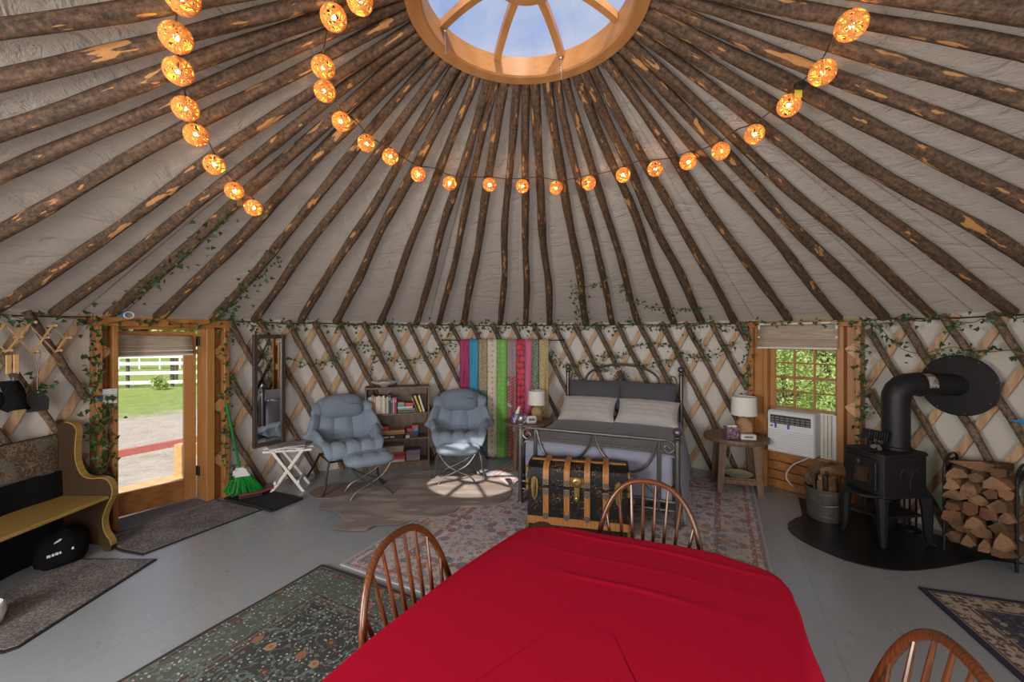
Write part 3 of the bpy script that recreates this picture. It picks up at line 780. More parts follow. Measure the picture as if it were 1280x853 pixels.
# cow hides
g = G('hide'); v = g.co(); f = g.noise(g.co(scale=(30, 90, 1), rot=(0, 0, .4)), 2, 4, .7); b = g.noise(v, 2.3, 3, .5, 1.0)
c = g.ramp(b, [(.30, (.20, .155, .135)), (.5, (.34, .265, .235)), (.68, (.50, .40, .35))])
x, y, z = g.sep(v)
stripe = g.ramp(g.noise(g.co(scale=(1.2, 4.5, 1), rot=(0, 0, -.75)), 1.6, 2, .45), [(.48, 0.0), (.50, .7)])
c = g.mix(stripe, c, (.16, .12, .105))
c = g.mix(g.ma('MULTIPLY', f, .3), c, (.07, .055, .05))
M['hide'] = g.bsdf(c, .8, 0, g.bump(f, .5, .01), **{'Sheen Weight': .2})
def hide(name, px, label, z, mat):
    P = [fl(*p) for p in px]; c = sum(P, Vector((0, 0, 0))) / len(P)
    Q = smooth_pts([p - c for p in P] + [P[0] - c], 5)[:-1]
    m = MB(); n = len(Q); rd = random.Random(5)
    J = [Vector((q_.x * (1 + rd.uniform(-.006, .006)), q_.y * (1 + rd.uniform(-.006, .006)), 0)) for q_ in Q]
    m.prism([(q_.x, q_.y) for q_ in J], 0, .006)
    return tag(obj(name, m, mat, None, (c.x, c.y, z)), label, 'hide rug')
hide('hide_rug', [(398, 637), (412, 640), (425, 646), (430, 653), (414, 660), (422, 664), (455, 665), (470, 659), (500, 657), (515, 652), (545, 648), (566, 643), (576, 636), (600, 635), (620, 632), (632, 627), (640, 618), (634, 607), (610, 598), (560, 589), (530, 589), (500, 596), (480, 605), (450, 616), (428, 622), (408, 628)],
     'brown cow hide rug on the floor between the two blue chairs', .012, M['hide'])
hide('hide_rug', [(386, 617), (398, 610), (420, 605), (450, 604), (474, 599), (486, 606), (460, 616), (428, 621), (405, 624), (390, 622)],
     'small pinkish brown hide rug under the left blue chair', .001, plain('hide_pink', (.25, .18, .16), .85, 0, .3, 30, .4))
# hearth pad
q = [fl(*p) for p in ((985, 655), (985, 662), (990, 668), (1001, 676), (1016, 684), (1034, 692), (1056, 701), (1080, 708), (1105, 712.5), (1130, 714.5), (1150, 713.5), (1172, 711), (1200, 706), (1232, 700))] + [Vector(p) for p in ((3.93, 3.2, 0), (3.80, 3.55, 0), (3.62, 3.9, 0), (3.36, 4.25, 0), (3.1, 4.52, 0))] + [fl(1003, 646), fl(994, 649)]
c = sum(q, Vector((0, 0, 0))) / len(q)
m = MB(); m.prism([(p.x - c.x, p.y - c.y) for p in q], 0, .008)
tag(obj('hearth_pad', m, plain('hearth_black', (.014, .014, .017), .38, .1, .2, 8), None, (c.x, c.y, 0)), 'black rounded hearth pad on the floor under the wood stove', 'hearth pad')

# ------------------------------------------------------------------ string lights of wicker balls
LS1 = [(228, -3), (220, 47), (223, 89), (232, 136), (245, 169), (268, 206), (293, 239), (317, 260)]
LS2 = [(450, 1), (417, 22), (404, 84), (406, 114), (427, 152), (458, 179), (488, 196), (523, 218), (562, 229), (612, 231), (653, 233), (695, 235), (736, 229), (779, 219), (819, 211), (860, 202), (901, 189), (943, 168), (986, 132), (1028, 91), (1064, 32)]
def emit(name, col, st):
    g = G(name); g.t.links.new(g.node('ShaderNodeEmission', {'Color': (*col, 1), 'Strength': st}).outputs[0], g.out.inputs[0]); return g.m
M['bulb'] = emit('bulb_glow', (1.0, .58, .18), 210.0)
g = G('wicker_ball'); c = g.mix(g.noise(g.co(), 60, 2), (.80, .46, .14), (.92, .62, .26))
d = g.node('ShaderNodeBsdfDiffuse', {'Color': c}).outputs[0]; t = g.node('ShaderNodeBsdfTranslucent', {'Color': c}).outputs[0]
g.t.links.new(g.node('ShaderNodeMixShader', {0: .55, 1: d, 2: t}).outputs[0], g.out.inputs[0]); M['ball'] = g.m
rd = random.Random(11); m = MB(); RB = .055
for k in range(22):
    n_ = Vector((rd.gauss(0, 1), rd.gauss(0, 1), rd.gauss(0, 1) * .8)).normalized(); e1 = n_.orthogonal().normalized(); e2 = n_.cross(e1); off = rd.uniform(-.35, .35); ra = sqrt(1 - off * off)
    m.tube([(n_ * off + (e1 * cos(q) + e2 * sin(q)) * ra) * RB * rd.uniform(.985, 1.01) for q in [2 * pi * i / 22 for i in range(22)]], .0030, 4, closed=True)
ME_ball = mesh('wicker_ball', m, M['ball'], 60)
m = MB(); m.ball((0, 0, 0), .0105, 10, 8); ME_bulb = mesh('bulb', m, M['bulb'])
for S, lab in ((LS1, 'string of glowing orange wicker ball lights at upper left, ending over the door'), (LS2, 'long string of glowing orange wicker ball lights swagged across the roof')):
    pts = [onroof(x, y, .16) for x, y in S]
    t = thing('string_lights', lab, 'string lights', pts[len(pts) // 2])
    c = Vector(t.location); cord = []
    for i, p in enumerate(pts):
        top = p + Vector((0, 0, RB + .012)); cord.append(top - c)
        if i < len(pts) - 1:
            q = pts[i + 1] + Vector((0, 0, RB + .012)); cord.append((top + q) / 2 - c + Vector((0, 0, -.012 + (.03 if i % 3 == 1 else 0))))
    m = MB(); m.tube(smooth_pts(cord, 4), .0032, 6); obj('cord', m, M['cordblack'], t)
    for p in pts:
        b = obj('wicker_ball', ME_ball, None, t, p - c); b.rotation_euler = (rd.uniform(0, 6), rd.uniform(0, 6), rd.uniform(0, 6))
        m = MB(); m.tube([(0, 0, .012), (0, 0, RB + .014)], .005, 6); s_ = obj('socket', m, M['cordblack'], t, p - c)
        obj('bulb', ME_bulb, None, b)
    if S is LS2:
        e_ = onroof(1000, 107, .13) - c; m = MB(); m.box(e_, (.05, .03, .03), .004); obj('plug', m, M['cordblack'], t)
        e_ = onroof(998, 117, .14) - c; m = MB(); m.box(e_, (.035, .006, .04), .0, None); obj('yellow_tag', m, plain('tag_yellow', (.7, .55, .05), .5), t)
    else:
        e_ = onroof(301, 254, .13) - c; m = MB(); m.box(e_, (.04, .03, .05), .004); obj('plug', m, M['brass'], t)

# ------------------------------------------------------------------ ivy garlands
def leaf_add(m, p, d, n, s):
    d = d.normalized(); n = (n - d * n.dot(d)).normalized(); x = d.cross(n)
    P = [(0, 0, 0), (-.48, .18, .06), (-.26, .42, .02), (0, 1, -.06), (.26, .42, .02), (.48, .18, .06), (0, .35, -.05)]
    m.add([p + x * (a * s) + d * (b * s) + n * (c * s) for a, b, c in P], [(0, 6, 1), (1, 6, 2), (2, 6, 3), (3, 6, 4), (4, 6, 5), (5, 6, 0)])
def ivy(pts, label, inward, dens=26, size=.042, spread=.06, sub=6, seed=1, vine=True):
    rd = random.Random(seed * 7 + 1)
    P = smooth_pts(pts, sub); c = P[len(P) // 2].copy()
    t = thing('ivy_garland', label, 'ivy garland', c)
    m = MB(); m.tube([p - c for p in P], .0032, 5); obj('vine', m, plain('vine', (.06, .075, .03), .6) if 'vine' not in bpy.data.materials else bpy.data.materials['vine'], t)
    m = MB()
    for i in range(len(P) - 1):
        sg = P[i + 1] - P[i]; k = sg.length * dens * 1.35; k = int(k) + (rd.random() < k % 1)
        for _ in range(k):
            q = P[i] + sg * rd.random() - c
            n_ = inward(P[i]) if callable(inward) else Vector(inward)
            d_ = Vector((rd.gauss(0, 1), rd.gauss(0, 1), rd.gauss(-.5, .8)))
            d_ = d_ - n_ * d_.dot(n_) * .7
            q = q + n_ * rd.uniform(.004, .03) + Vector((rd.gauss(0, 1), rd.gauss(0, 1), rd.gauss(-.25, 1))) * spread * .5
            leaf_add(m, q, d_, n_ * 1.0 + Vector((rd.gauss(0, .5), rd.gauss(0, .5), rd.gauss(.1, .5))), size * rd.uniform(.65, 1.25))
    o = obj('leaves', m, M['leaf'], t, smooth=0); o['kind'] = 'stuff'
    return t
inw = lambda p: Vector((CX - p.x, CY - p.y, 0)).normalized()
down = lambda p: Vector((CX - p.x, CY - p.y, -2.2)).normalized()
rd = random.Random(21)
def topline(p0, p1, R=3.93):
    n = max(3, int(abs(p1 - p0) / 16)); out = []
    for i in range(n + 1):
        a = circ(p0 + (p1 - p0) * i / n, R)[2]; out.append(pol(a, R, 1.90 + rd.uniform(-.035, .03)))
    return out
ivy(topline(-30, 116, 3.9), 'ivy garland along the wall top left of the door', inw, 34, .052, .07, 4, 1)
ivy(topline(135, 290, 3.89), 'ivy garland lying on top of the door header', inw, 16, .042, .035, 4, 2)
ivy(topline(288, 555), 'ivy garland along the wall top above the mirror and bookcase', inw, 40, .046, .075, 4, 3)
ivy(topline(555, 700), 'thick ivy garland along the wall top above the hanging scarves', inw, 58, .046, .10, 4, 4)
ivy(topline(700, 936), 'ivy garland along the wall top above the bed', inw, 44, .046, .07, 4, 5)
ivy(topline(930, 1082, 3.9), 'ivy garland lying on top of the window header', inw, 30, .040, .035, 4, 6)
ivy(topline(1082, 1320), 'ivy garland along the wall top right of the window', inw, 34, .050, .07, 4, 7)
W_ = lambda L, R=3.93: [wallpt(x, y, R) for x, y in L]
ivy(W_([(117, 392), (114, 425), (119, 455), (113, 480), (118, 505), (124, 525), (116, 548), (124, 575), (117, 600)], 3.86), 'ivy garland climbing the left post of the door frame', inw, 62, .05, .085, 6, 8)
ivy(W_([(134, 500), (138, 520), (133, 545), (138, 565), (132, 590)], 3.86), 'short ivy garland hanging in the left recess of the door frame', inw, 36, .05, .06, 6, 9)
ivy(W_([(283, 412), (281, 445), (286, 470), (281, 500), (285, 530), (281, 560), (284, 585), (280, 605)], 3.87), 'ivy garland climbing the right post of the door frame', inw, 46, .044, .07, 6, 10)
ivy(W_([(1079, 408), (1076, 430), (1082, 455), (1075, 480), (1080, 505), (1074, 530), (1077, 552)], 3.86), 'ivy garland climbing the right post of the window frame', inw, 48, .046, .07, 6, 11)
ivy(W_([(933, 404), (937, 430), (933, 452), (936, 478), (934, 498)], 3.88), 'ivy garland hanging down the left post of the window frame', inw, 40, .04, .06, 6, 12)
ivy(W_([(440, 432), (455, 431), (472, 436), (484, 443), (497, 452), (508, 451), (522, 449), (535, 446), (548, 436), (560, 430), (572, 431)]), 'ivy swag on the lattice above the bookcase', inw, 38, .042, .09, 6, 13)
ivy(W_([(471, 440), (468, 450), (463, 458), (461, 464)]), 'short ivy sprig hanging under the swag above the bookcase', inw, 46, .042, .06, 6, 14)
ivy(W_([(352, 445), (372, 452), (392, 456), (418, 450), (430, 438), (444, 432)]), 'ivy swag on the lattice above the left blue chair', inw, 30, .042, .07, 6, 15)
ivy(W_([(688, 436), (697, 448), (706, 457), (722, 456), (738, 453), (752, 460), (766, 466)]), 'ivy swag on the lattice left of the bed headboard', inw, 40, .042, .06, 6, 16)
ivy(W_([(748, 446), (762, 444), (776, 446), (788, 436), (800, 432), (818, 430), (838, 432), (850, 440), (868, 446), (884, 446), (902, 440), (922, 428)]), 'upper ivy swag on the lattice over the bed', inw, 38, .042, .06, 6, 17)
ivy(W_([(798, 458), (812, 456), (822, 452), (836, 450), (844, 452)]), 'lower ivy swag on the lattice over the bed', inw, 40, .042, .06, 6, 18)
ivy(W_([(868, 420), (876, 430), (880, 442)]), 'short ivy sprig on the lattice right of the bed', inw, 40, .042, .06, 6, 19)
ivy(W_([(1094, 402), (1106, 416), (1118, 430), (1134, 439), (1152, 442), (1172, 438), (1192, 434), (1210, 439), (1240, 440), (1262, 438), (1290, 442)], 3.88), 'ivy swag across the lattice above the stove pipe disc', inw, 34, .046, .07, 6, 20)
ivy(W_([(18, 468), (34, 482), (52, 486), (66, 484), (74, 478)], 3.86), 'ivy sprig on the lattice above the wooden bench', inw, 40, .05, .06, 6, 21)
K_ = lambda L, o=.10: [onroof(x, y, o) for x, y in L]
ivy(K_([(160, 374), (178, 358), (198, 342), (214, 334), (228, 322), (240, 312), (254, 296), (270, 280), (288, 262)]), 'ivy garland wound on the rafter above the door', down, 34, .045, .10, 6, 22)
ivy(K_([(273, 398), (286, 384), (300, 366), (314, 350), (326, 336), (340, 322), (352, 310)]), 'ivy garland wound on the rafter right of the door', down, 40, .045, .10, 6, 23)
ivy(K_([(719, 354), (721, 368), (727, 380), (723, 392), (734, 400)]), 'ivy garland on a rafter foot above the left side of the bed', down, 42, .042, .09, 6, 24)
ivy(K_([(722, 357), (738, 358), (750, 353), (761, 347)]), 'short ivy sprig strung between two rafters above the bed', down, 32, .040, .04, 6, 25)
ivy(K_([(772, 356), (780, 360), (789, 374), (800, 380), (820, 384), (838, 386), (856, 387), (874, 386)]), 'ivy swag strung across rafters above the right side of the bed', down, 36, .040, .06, 6, 26)

# ------------------------------------------------------------------ red table
ztab = .76
edge_px = [(1008.5, 853), (1003, 818), (997, 780), (991, 752), (985, 737), (975, 724), (957, 713), (925, 702), (892, 691.5), (852, 683.5), (813, 677), (783, 672), (754, 668), (722, 662), (695, 659), (672, 658.6), (658, 660.5), (646, 665.5), (604, 692), (562, 721), (520, 754), (479, 786), (440, 818), (400, 853)]
TP = [fl(x, y, ztab) for x, y in edge_px]
l_dir = (TP[-1] - TP[-3]).normalized(); r_dir = (TP[0] - TP[2]).normalized()
TP = TP + [TP[-1] + l_dir * .75 - cv * .02, TP[-1] + l_dir * .85 + cu * .06 - cv * .04]
TP = TP + [TP[0] + r_dir * .85 - cu * .06 - cv * .12, TP[0] + r_dir * .75 - cv * .05]
tc = sum(TP, Vector((0, 0, 0))) / len(TP); tc.z = 0
tb_ = thing('dining_table', 'dining table hidden under the red tablecloth', 'table', tc)
inn = [(tc.x * 0 + (p.x - tc.x) * .975, (p.y - tc.y) * .975) for p in TP]
m = MB(); m.prism(inn, ztab - .035, ztab - .004); obj('tabletop', m, M['oak'], tb_)
for sx, sy in ((-.45, .55), (.45, .55), (-.45, -.55), (.45, -.55)):
    p = cu * sx + cv * sy; m = MB(); m.lathe([(.02, 0), (.03, .06), (.045, .3), (.03, .5), (.05, .6), (.05, ztab - .036)], 14, (p.x, p.y, 0)); obj('leg', m, M['oak'], tb_)
Q = [Vector((q_.x, q_.y, 0)) for q_ in smooth_pts([p - tc for p in TP] + [TP[0] - tc], 4)[:-1]]
n = len(Q); m = MB(); rd = random.Random(4)
area = sum(Q[i].x * Q[(i + 1) % n].y - Q[(i + 1) % n].x * Q[i].y for i in range(n))
nor = []
for i in range(n):
    t_ = (Q[(i + 1) % n] - Q[i - 1]); o_ = Vector((t_.y, -t_.x, 0)).normalized() * (1 if area > 0 else -1); nor.append(o_)
NR = 26; vs = []
for j in range(NR + 1):                # inner rings up to the table's edge, with pressed folds
    s_ = j / NR
    for i in range(n): vs.append(Vector((Q[i].x * s_, Q[i].y * s_, 0)))
def folds(p):
    # pressed creases of the folded cloth, parallel to the table's sides
    a_ = p.dot(cu); b_ = p.dot(cv); h = 0
    for k, (cc, amp) in enumerate(((.06, .0035), (-.40, .002), (.45, .0025))): h += amp * math.exp(-((a_ - cc - .012 * sin(b_ * 9)) / .012) ** 2)
    for cc, amp in ((.47, .003), (.12, .0028), (.29, .0012)): h += amp * math.exp(-((b_ - cc - .012 * sin(a_ * 8)) / .012) ** 2)
    return h
FINE = 110
top = MB()
xs = [v_.dot(cu) for v_ in Q]; ys = [v_.dot(cv) for v_ in Q]
def in_poly(p):
    c_ = False
    for i in range(n):
        a_, b_ = Q[i], Q[i - 1]
        if (a_.y > p.y) != (b_.y > p.y) and p.x < (b_.x - a_.x) * (p.y - a_.y) / (b_.y - a_.y) + a_.x: c_ = not c_
    return c_
rings = []
for j in range(NR * 3 + 1):
    s_ = j / (NR * 3)
    rings.append([Vector((q_.x * s_, q_.y * s_, ztab + folds(Vector((q_.x * s_, q_.y * s_, 0))) * (1 if s_ < .98 else 0))) for q_ in Q])
hang = .26; flap = fl(1001, 800, ztab) - tc; flap.z = 0
for k in range(1, 8):
    f_ = k / 7
    rings.append([q_ + nor[i] * (.012 + .035 * f_ ** .7 + .020 * f_ * sin(i * .75) + .018 * f_ * sin(i * .31 + 1) + .085 * f_ * math.exp(-((q_ - flap).length / .10) ** 2)) + Vector((0, 0, ztab - hang * f_ ** 1.15 - (.0 if k > 1 else .0))) for i, q_ in enumerate(Q)])
vs = [v_ for r_ in rings for v_ in r_]
fs = [(j * n + i, j * n + (i + 1) % n, (j + 1) * n + (i + 1) % n, (j + 1) * n + i) for j in range(len(rings) - 1) for i in range(n)]
m.add(vs, fs)
cl = obj('tablecloth', m, M['red'], None, tc, smooth=60)
tag(cl, 'bright red tablecloth with pressed folds on the dining table', 'tablecloth')

# ------------------------------------------------------------------ hoop back windsor chairs
def windsor(label, loc, rz):
    t = thing('windsor_chair', label, 'chair', loc, rz, None)
    m = MB(); out = [(.21 * math.copysign(abs(cos(q)) ** .75, cos(q)), .205 * math.copysign(abs(sin(q)) ** .85, sin(q)) * (1 if sin(q) < 0 else .95)) for q in [2 * pi * i / 36 for i in range(36)]]
    m.prism(out, .415, .45); o = obj('seat', m, M['oak'], t)
    bv_ = o.modifiers.new('round', 'BEVEL'); bv_.width = .012; bv_.segments = 2
    def hoop(q):     # q from 0 to pi
        c_, s_ = cos(q), sin(q)
        x = .272 * math.copysign(abs(c_) ** .80, c_); z = .45 + .50 * s_ ** .86
        if s_ < .25: x *= 1 - (.25 - s_) * .75
        return Vector((x, .165 + (z - .45) * .24, z))
    m = MB(); m.tube([hoop(pi * i / 48) for i in range(49)], .0145, 12); obj('hoop_back', m, M['oak'], t)
    ns = 8
    for k in range(ns):
        u = (k - (ns - 1) / 2) / ((ns - 1) / 2)
        xb = u * .155; xt = u * .228
        best = min((abs(hoop(q).x - xt), q) for q in [pi * i / 400 for i in range(60, 341)])[1]
        p1 = hoop(best); p0 = Vector((xb, .175 - .02 * u * u, .445))
        m = MB(); m.tube([p0, p0.lerp(p1, .35), p0.lerp(p1, .7), p1], [.0065, .0098, .0085, .006], 8); obj('spindle', m, M['oak'], t)
    L = {}
    for sx, sy in ((-1, -1), (1, -1), (-1, 1), (1, 1)):
        a_ = Vector((sx * .14, sy * .13, .42)); b_ = Vector((sx * .215, sy * .22, 0)); L[sx, sy] = (a_, b_)
        m = MB(); m.tube([a_, a_.lerp(b_, .25), a_.lerp(b_, .5), a_.lerp(b_, .75), b_], [.013, .018, .021, .017, .011], 10); obj('leg', m, M['oak'], t)
    mid = {}
    for sx in (-1, 1):
        p = L[sx, -1][0].lerp(L[sx, -1][1], .55); q_ = L[sx, 1][0].lerp(L[sx, 1][1], .55); mid[sx] = (p + q_) / 2
        m = MB(); m.tube([p, (p + q_) / 2, q_], [.008, .013, .008], 8); obj('stretcher', m, M['oak'], t)
    m = MB(); m.tube([mid[-1], (mid[-1] + mid[1]) / 2, mid[1]], [.008, .013, .008], 8); obj('stretcher', m, M['oak'], t)
    return t
def chair_at(px, py, face, label):
    p = fl(px, py, .96)                       # top of the hoop
    f = Vector((sin(face), cos(face), 0))     # the way it faces
    c_ = p - (-f) * (.165 + .51 * .24); c_.z = 0
    # local +y is the back of the chair
    return windsor(label, c_, atan2(f.x, -f.y))
ch_a = chair_at(497, 663, radians(90 + 26), 'brown hoop back spindle chair at the left side of the red table')
ch_b = chair_at(812, 600, radians(180 + 26), 'brown hoop back spindle chair at the far end of the red table')
ch_c = chair_at(1207, 816, radians(-73), 'brown hoop back spindle chair at lower right corner, only its top showing')
for o_ in (ch_a, ch_b, ch_c): o_['group'] = 'spindle chairs around the red table'

# ------------------------------------------------------------------ blue padded lounge chairs with footstools
def cushion(m, c, size, e=.5, nu=28, nv=14, M_=None, tuft=0.0, tu=2, tv=2):
    """soft cushion: flat superellipsoid, dimpled on top"""
    def fn(u, v):
        a = 2 * pi * u; ph = -pi / 2 + pi * v
        sg = lambda x, p: math.copysign(abs(x) ** p, x)
        x = sg(cos(ph), .55) * sg(cos(a), e); y = sg(cos(ph), .55) * sg(sin(a), e); z = sin(ph)
        q = 1.0
        if tuft: q -= tuft * (1 - abs(sin(x * pi * tu / 2 * 1.0 + (0 if tu % 2 == 0 else pi / 2))) ** .35 * abs(sin(y * pi * tv / 2 + (0 if tv % 2 == 0 else pi / 2))) ** .35) * (1 if z > 0 else .3)
        return Vector((c[0] + x * size[0] / 2, c[1] + y * size[1] / 2, c[2] + z * size[2] / 2 * q))
    return m.grid(fn, nu, nv, M_)
def lounge_chair(label, loc, rz, legmat, group):
    t = thing('lounge_chair', label, 'chair', loc, rz, group)
    prof = [(0, -.37, .405), (.08, -.36, .43), (.2, -.20, .40), (.42, .12, .37), (.5, .20, .42), (.62, .25, .55), (.8, .33, .76), (.95, .385, .90), (1, .40, .925)]
    hw = [(0, .29), (.1, .33), (.25, .40), (.45, .455), (.6, .45), (.8, .395), (.95, .335), (1, .30)]
    lift = [(0, .0), (.1, .07), (.25, .20), (.42, .27), (.55, .17), (.7, .08), (.9, -.03), (1, -.08)]
    fwd = [(0, .0), (.2, .0), (.45, .05), (.6, .17), (.8, .13), (1, .07)]
    def ip(T, v):
        for i in range(len(T) - 1):
            if v <= T[i + 1][0]:
                q = (v - T[i][0]) / (T[i + 1][0] - T[i][0]); q = q * q * (3 - 2 * q) if len(T[0]) == 2 else q
                return [T[i][j] + (T[i + 1][j] - T[i][j]) * q for j in range(1, len(T[0]))]
        return list(T[-1][1:])
    def fn(u, v):
        s = u * 2 - 1; y, z = ip(prof, v); wv, = ip(hw, v); lf, = ip(lift, v); fw, = ip(fwd, v)
        k = max(0, (abs(s) - .5) / .5); k2 = k ** 1.5
        # tufted padding: puffs between stitch lines
        pu = abs(sin(pi * (s * 2.0 + .5))) ** .55 * abs(sin(pi * v * 5.0)) ** .55
        pf = .085 * pu; wr = .005 * sin(v * 61 + s * 14 + 2 * sin(s * 9)) * (.5 + .5 * sin(s * 31 + v * 11)) + .004 * sin(s * 55 + 6 * sin(v * 12))
        bl = min(1, max(0, (v - .36) / .2)); bl = bl * bl * (3 - 2 * bl); nz = 1 - .75 * bl; ny = -.2 - .8 * bl; pf *= 1 - abs(s) ** 5 * .85; wr *= 1 - abs(s) ** 5 * .7
        return Vector((s * wv * (1 - .05 * k2), y - fw * k2 + ny * (pf + wr), z + lf * k2 + nz * (pf + wr)))
    m = MB(); m.grid(fn, 52, 50)
    o = obj('padded_shell', m, M['blue'], t, smooth=0)
    for p in o.data.polygons: p.use_smooth = True
    so = o.modifiers.new('thick', 'SOLIDIFY'); so.thickness = .075; so.offset = 1.0
    o2 = o.modifiers.new('sub', 'SUBSURF'); o2.levels = 1; o2.render_levels = 1
    m = MB()
    def hd(u, v):
        a = 2 * pi * u; ph = -pi / 2 + pi * v; sg = lambda x, p: math.copysign(abs(x) ** p, x)
        x = sg(cos(ph), .7) * sg(cos(a), .7) * .245; zz = sg(cos(ph), .7) * sg(sin(a), .75) * .15; yy = sin(ph) * .115
        zz += -.03 * (x / .235) ** 2 * (zz < 0) + .0
        yy += .007 * sin(x * 60 + 9 * zz) * (.4 + zz * 4) * cos(zz * 8)
        return Vector((x, yy, zz))
    m.grid(hd, 36, 18, TR(0, .240, .885) @ RX(-.36))
    obj('headrest', m, M['bluehead'], t, smooth=60)
    for sx in (-1, 1):
        L = smooth_pts([(sx * .24, -.30, .36), (sx * .275, -.33, .22), (sx * .29, -.345, .10), (sx * .33, -.37, .014)], 4)
        m = MB(); m.tube(L, .0125, 8); l_ = obj('leg', m, legmat, t); m = MB(); m.tube(L[-3:], .017, 8); obj('foot', m, M['dark'], l_)
        L = smooth_pts([(sx * .26, .22, .33), (sx * .30, .30, .2), (sx * .34, .36, .10), (sx * .385, .40, .014)], 4)
        m = MB(); m.tube(L, .0125, 8); l_ = obj('leg', m, legmat, t); m = MB(); m.tube(L[-3:], .017, 8); obj('foot', m, M['dark'], l_)
    m = MB(); m.tube([(-.24, -.30, .35), (.24, -.30, .35), (.26, .22, .32), (-.26, .22, .32)], .0125, 8, closed=True); obj('seat_frame', m, legmat, t)
    return t
def footstool(label, loc, rz, legmat, group):
    t = thing('footstool', label, 'footstool', loc, rz, group)
    m = MB(); cushion(m, (0, 0, .40), (.52, .38, .15), .45, 64, 30, None, .40, 3, 2)
    obj('tufted_cushion', m, M['blue'], t, smooth=80)
    for sy in (-1, 1):
        for sx in (-1, 1):
            L = smooth_pts([(-sx * .21, sy * .145, .355), (-sx * .12, sy * .15, .235), (sx * .02, sy * .155, .155), (sx * .16, sy * .165, .09), (sx * .225, sy * .175, .008)], 5)
            L = [Vector((p.x, p.y + sy * sx * .008, p.z)) for p in L]
            m = MB(); m.tube(L, .0095, 8); obj('leg', m, legmat, t)
    for sx in (-1, 1):
        m = MB(); m.tube([(sx * .21, -.145, .352), (sx * .21, .145, .352)], .0095, 8); obj('crossbar', m, legmat, t)
    return t
gch, gfs = 'blue lounge chairs by the bookcase', 'footstools before the lounge chairs'
lounge_chair('blue padded lounge chair left of the bookcase, beside the white folding table', (-1.99, 5.02, 0), radians(33), M['blackmetal'], gch)
footstool('blue tufted footstool in shade before the left lounge chair', (-1.60, 4.66, 0), radians(30), M['bedmetal'], gfs)
lounge_chair('blue padded lounge chair right of the bookcase, in front of the scarves', (-.69, 5.50, 0), radians(6), M['bedmetal'], gch)  # legs lighter than the left chair's: their sunlight is put into the metal colour
footstool('sunlit blue tufted footstool before the right lounge chair', (-.655, 5.08, 0), radians(4), M['bedmetal'], gfs)

# ------------------------------------------------------------------ bookcase and what stands in it
bc = thing('bookcase', 'dark wooden open bookcase with three shelves between the blue chairs', 'bookcase', (0, 0, 0))
bL, bR = fl(456, 590), fl(537, 583.5)
bd = (bR - bL).normalized(); ang = atan2(bd.y, bd.x); Wk = (bR - bL).length; Dk = .27; Hk = 1.06
bc.location = bL; bc.rotation_euler = (0, 0, ang)
def bpart(name, *b): return part(name, M['walnut_h'], bc, *b, b=.002)
zsh = [.09, .40, .735, Hk - .02]
bpart('side_panel', (0, .022, 0, Dk, 0, Hk)); bpart('side_panel', (Wk - .022, Wk, 0, Dk, 0, Hk)); bpart('back_panel', (.022, Wk - .022, Dk - .01, Dk, .05, Hk - .01))
for z in zsh[:3]: bpart('shelf', (.022, Wk - .022, .004, Dk - .01, z - .022, z))
bpart('top_panel', (-.004, Wk + .004, -.004, Dk, Hk, Hk + .022)); bpart('plinth', (.022, Wk - .022, .02, .035, 0, .068))
BW = lambda x, y, z: bL + bd * x + Vector((-bd.y, bd.x, 0)) * y + Vector((0, 0, z))
ORD = ['first', 'second', 'third', 'fourth', 'fifth', 'sixth', 'seventh', 'eighth', 'ninth', 'tenth', 'eleventh', 'twelfth', 'thirteenth', 'fourteenth', 'fifteenth']
bcol = {}
def colmat(c):
    k = 'cover_%d_%d_%d' % tuple(int(x * 99) for x in c)
    if k not in bcol: bcol[k] = plain(k, c, .55, 0, .15, 50)
    return bcol[k]
def book(x, z, w_, h, d, c, label, group, lean=0.0, y=.03, flat=False):
    t = thing('book', label, 'book', BW(x, y, z), ang, group)
    mx = RY(lean)
    m = MB(); m.bx(0, .0025, 0, d, 0, h, 0, mx); m.bx(w_ - .0025, w_, 0, d, 0, h, 0, mx); m.bx(0, w_, -.003, .002, 0, h, .001, mx); obj('cover', m, colmat(c), t)
    m = MB(); m.bx(.0026, w_ - .0026, .003, d - .004, .004, h - .004, 0, mx); obj('pages', m, M['paper'], t)
    m = MB(); m.bx(w_ * .12, w_ * .88, -.0036, -.003, h * .68, h * .84, 0, mx); obj('spine_band', m, colmat(tuple(min(1, q * .4 + .25) for q in c)), t)
    return t
top_books = [('grey', (.35, .34, .33), .022, .22), ('pale blue', (.30, .42, .48), .022, .23), ('rust', (.36, .12, .05), .02, .255), ('orange brown', (.42, .20, .10), .026, .235), ('white', (.62, .60, .56), .022, .225), ('cream', (.58, .52, .42), .030, .235),
             ('tan', (.45, .39, .30), .024, .22), ('ivory', (.60, .57, .50), .03, .235), ('olive', (.26, .28, .14), .02, .21), ('pale green', (.38, .44, .36), .024, .225), ('black', (.03, .03, .035), .03, .25), ('navy', (.05, .07, .15), .018, .20), ('pink', (.50, .22, .26), .022, .205), ('dark red', (.26, .03, .05), .026, .215)]
x = .035
for i, (nm, c, w_, h) in enumerate(top_books):
    book(x, zsh[2], w_, h, .17, c, '%s book standing %s from the left on the top shelf of the bookcase' % (nm, ORD[i]), 'books standing on the top shelf'); x += w_ + .002
xs0 = x + .012
book(Wk - .165, zsh[2], .022, .24, .17, (.09, .07, .05), 'black leaning book at the right of the top shelf', 'leaning books on the top shelf', -.38)
book(Wk - .125, zsh[2], .026, .235, .17, (.62, .42, .05), 'yellow leaning book at the right of the top shelf', 'leaning books on the top shelf', -.36)
book(Wk - .085, zsh[2], .026, .23, .17, (.60, .57, .48), 'cream leaning book nearest the right end of the top shelf', 'leaning books on the top shelf', -.30)
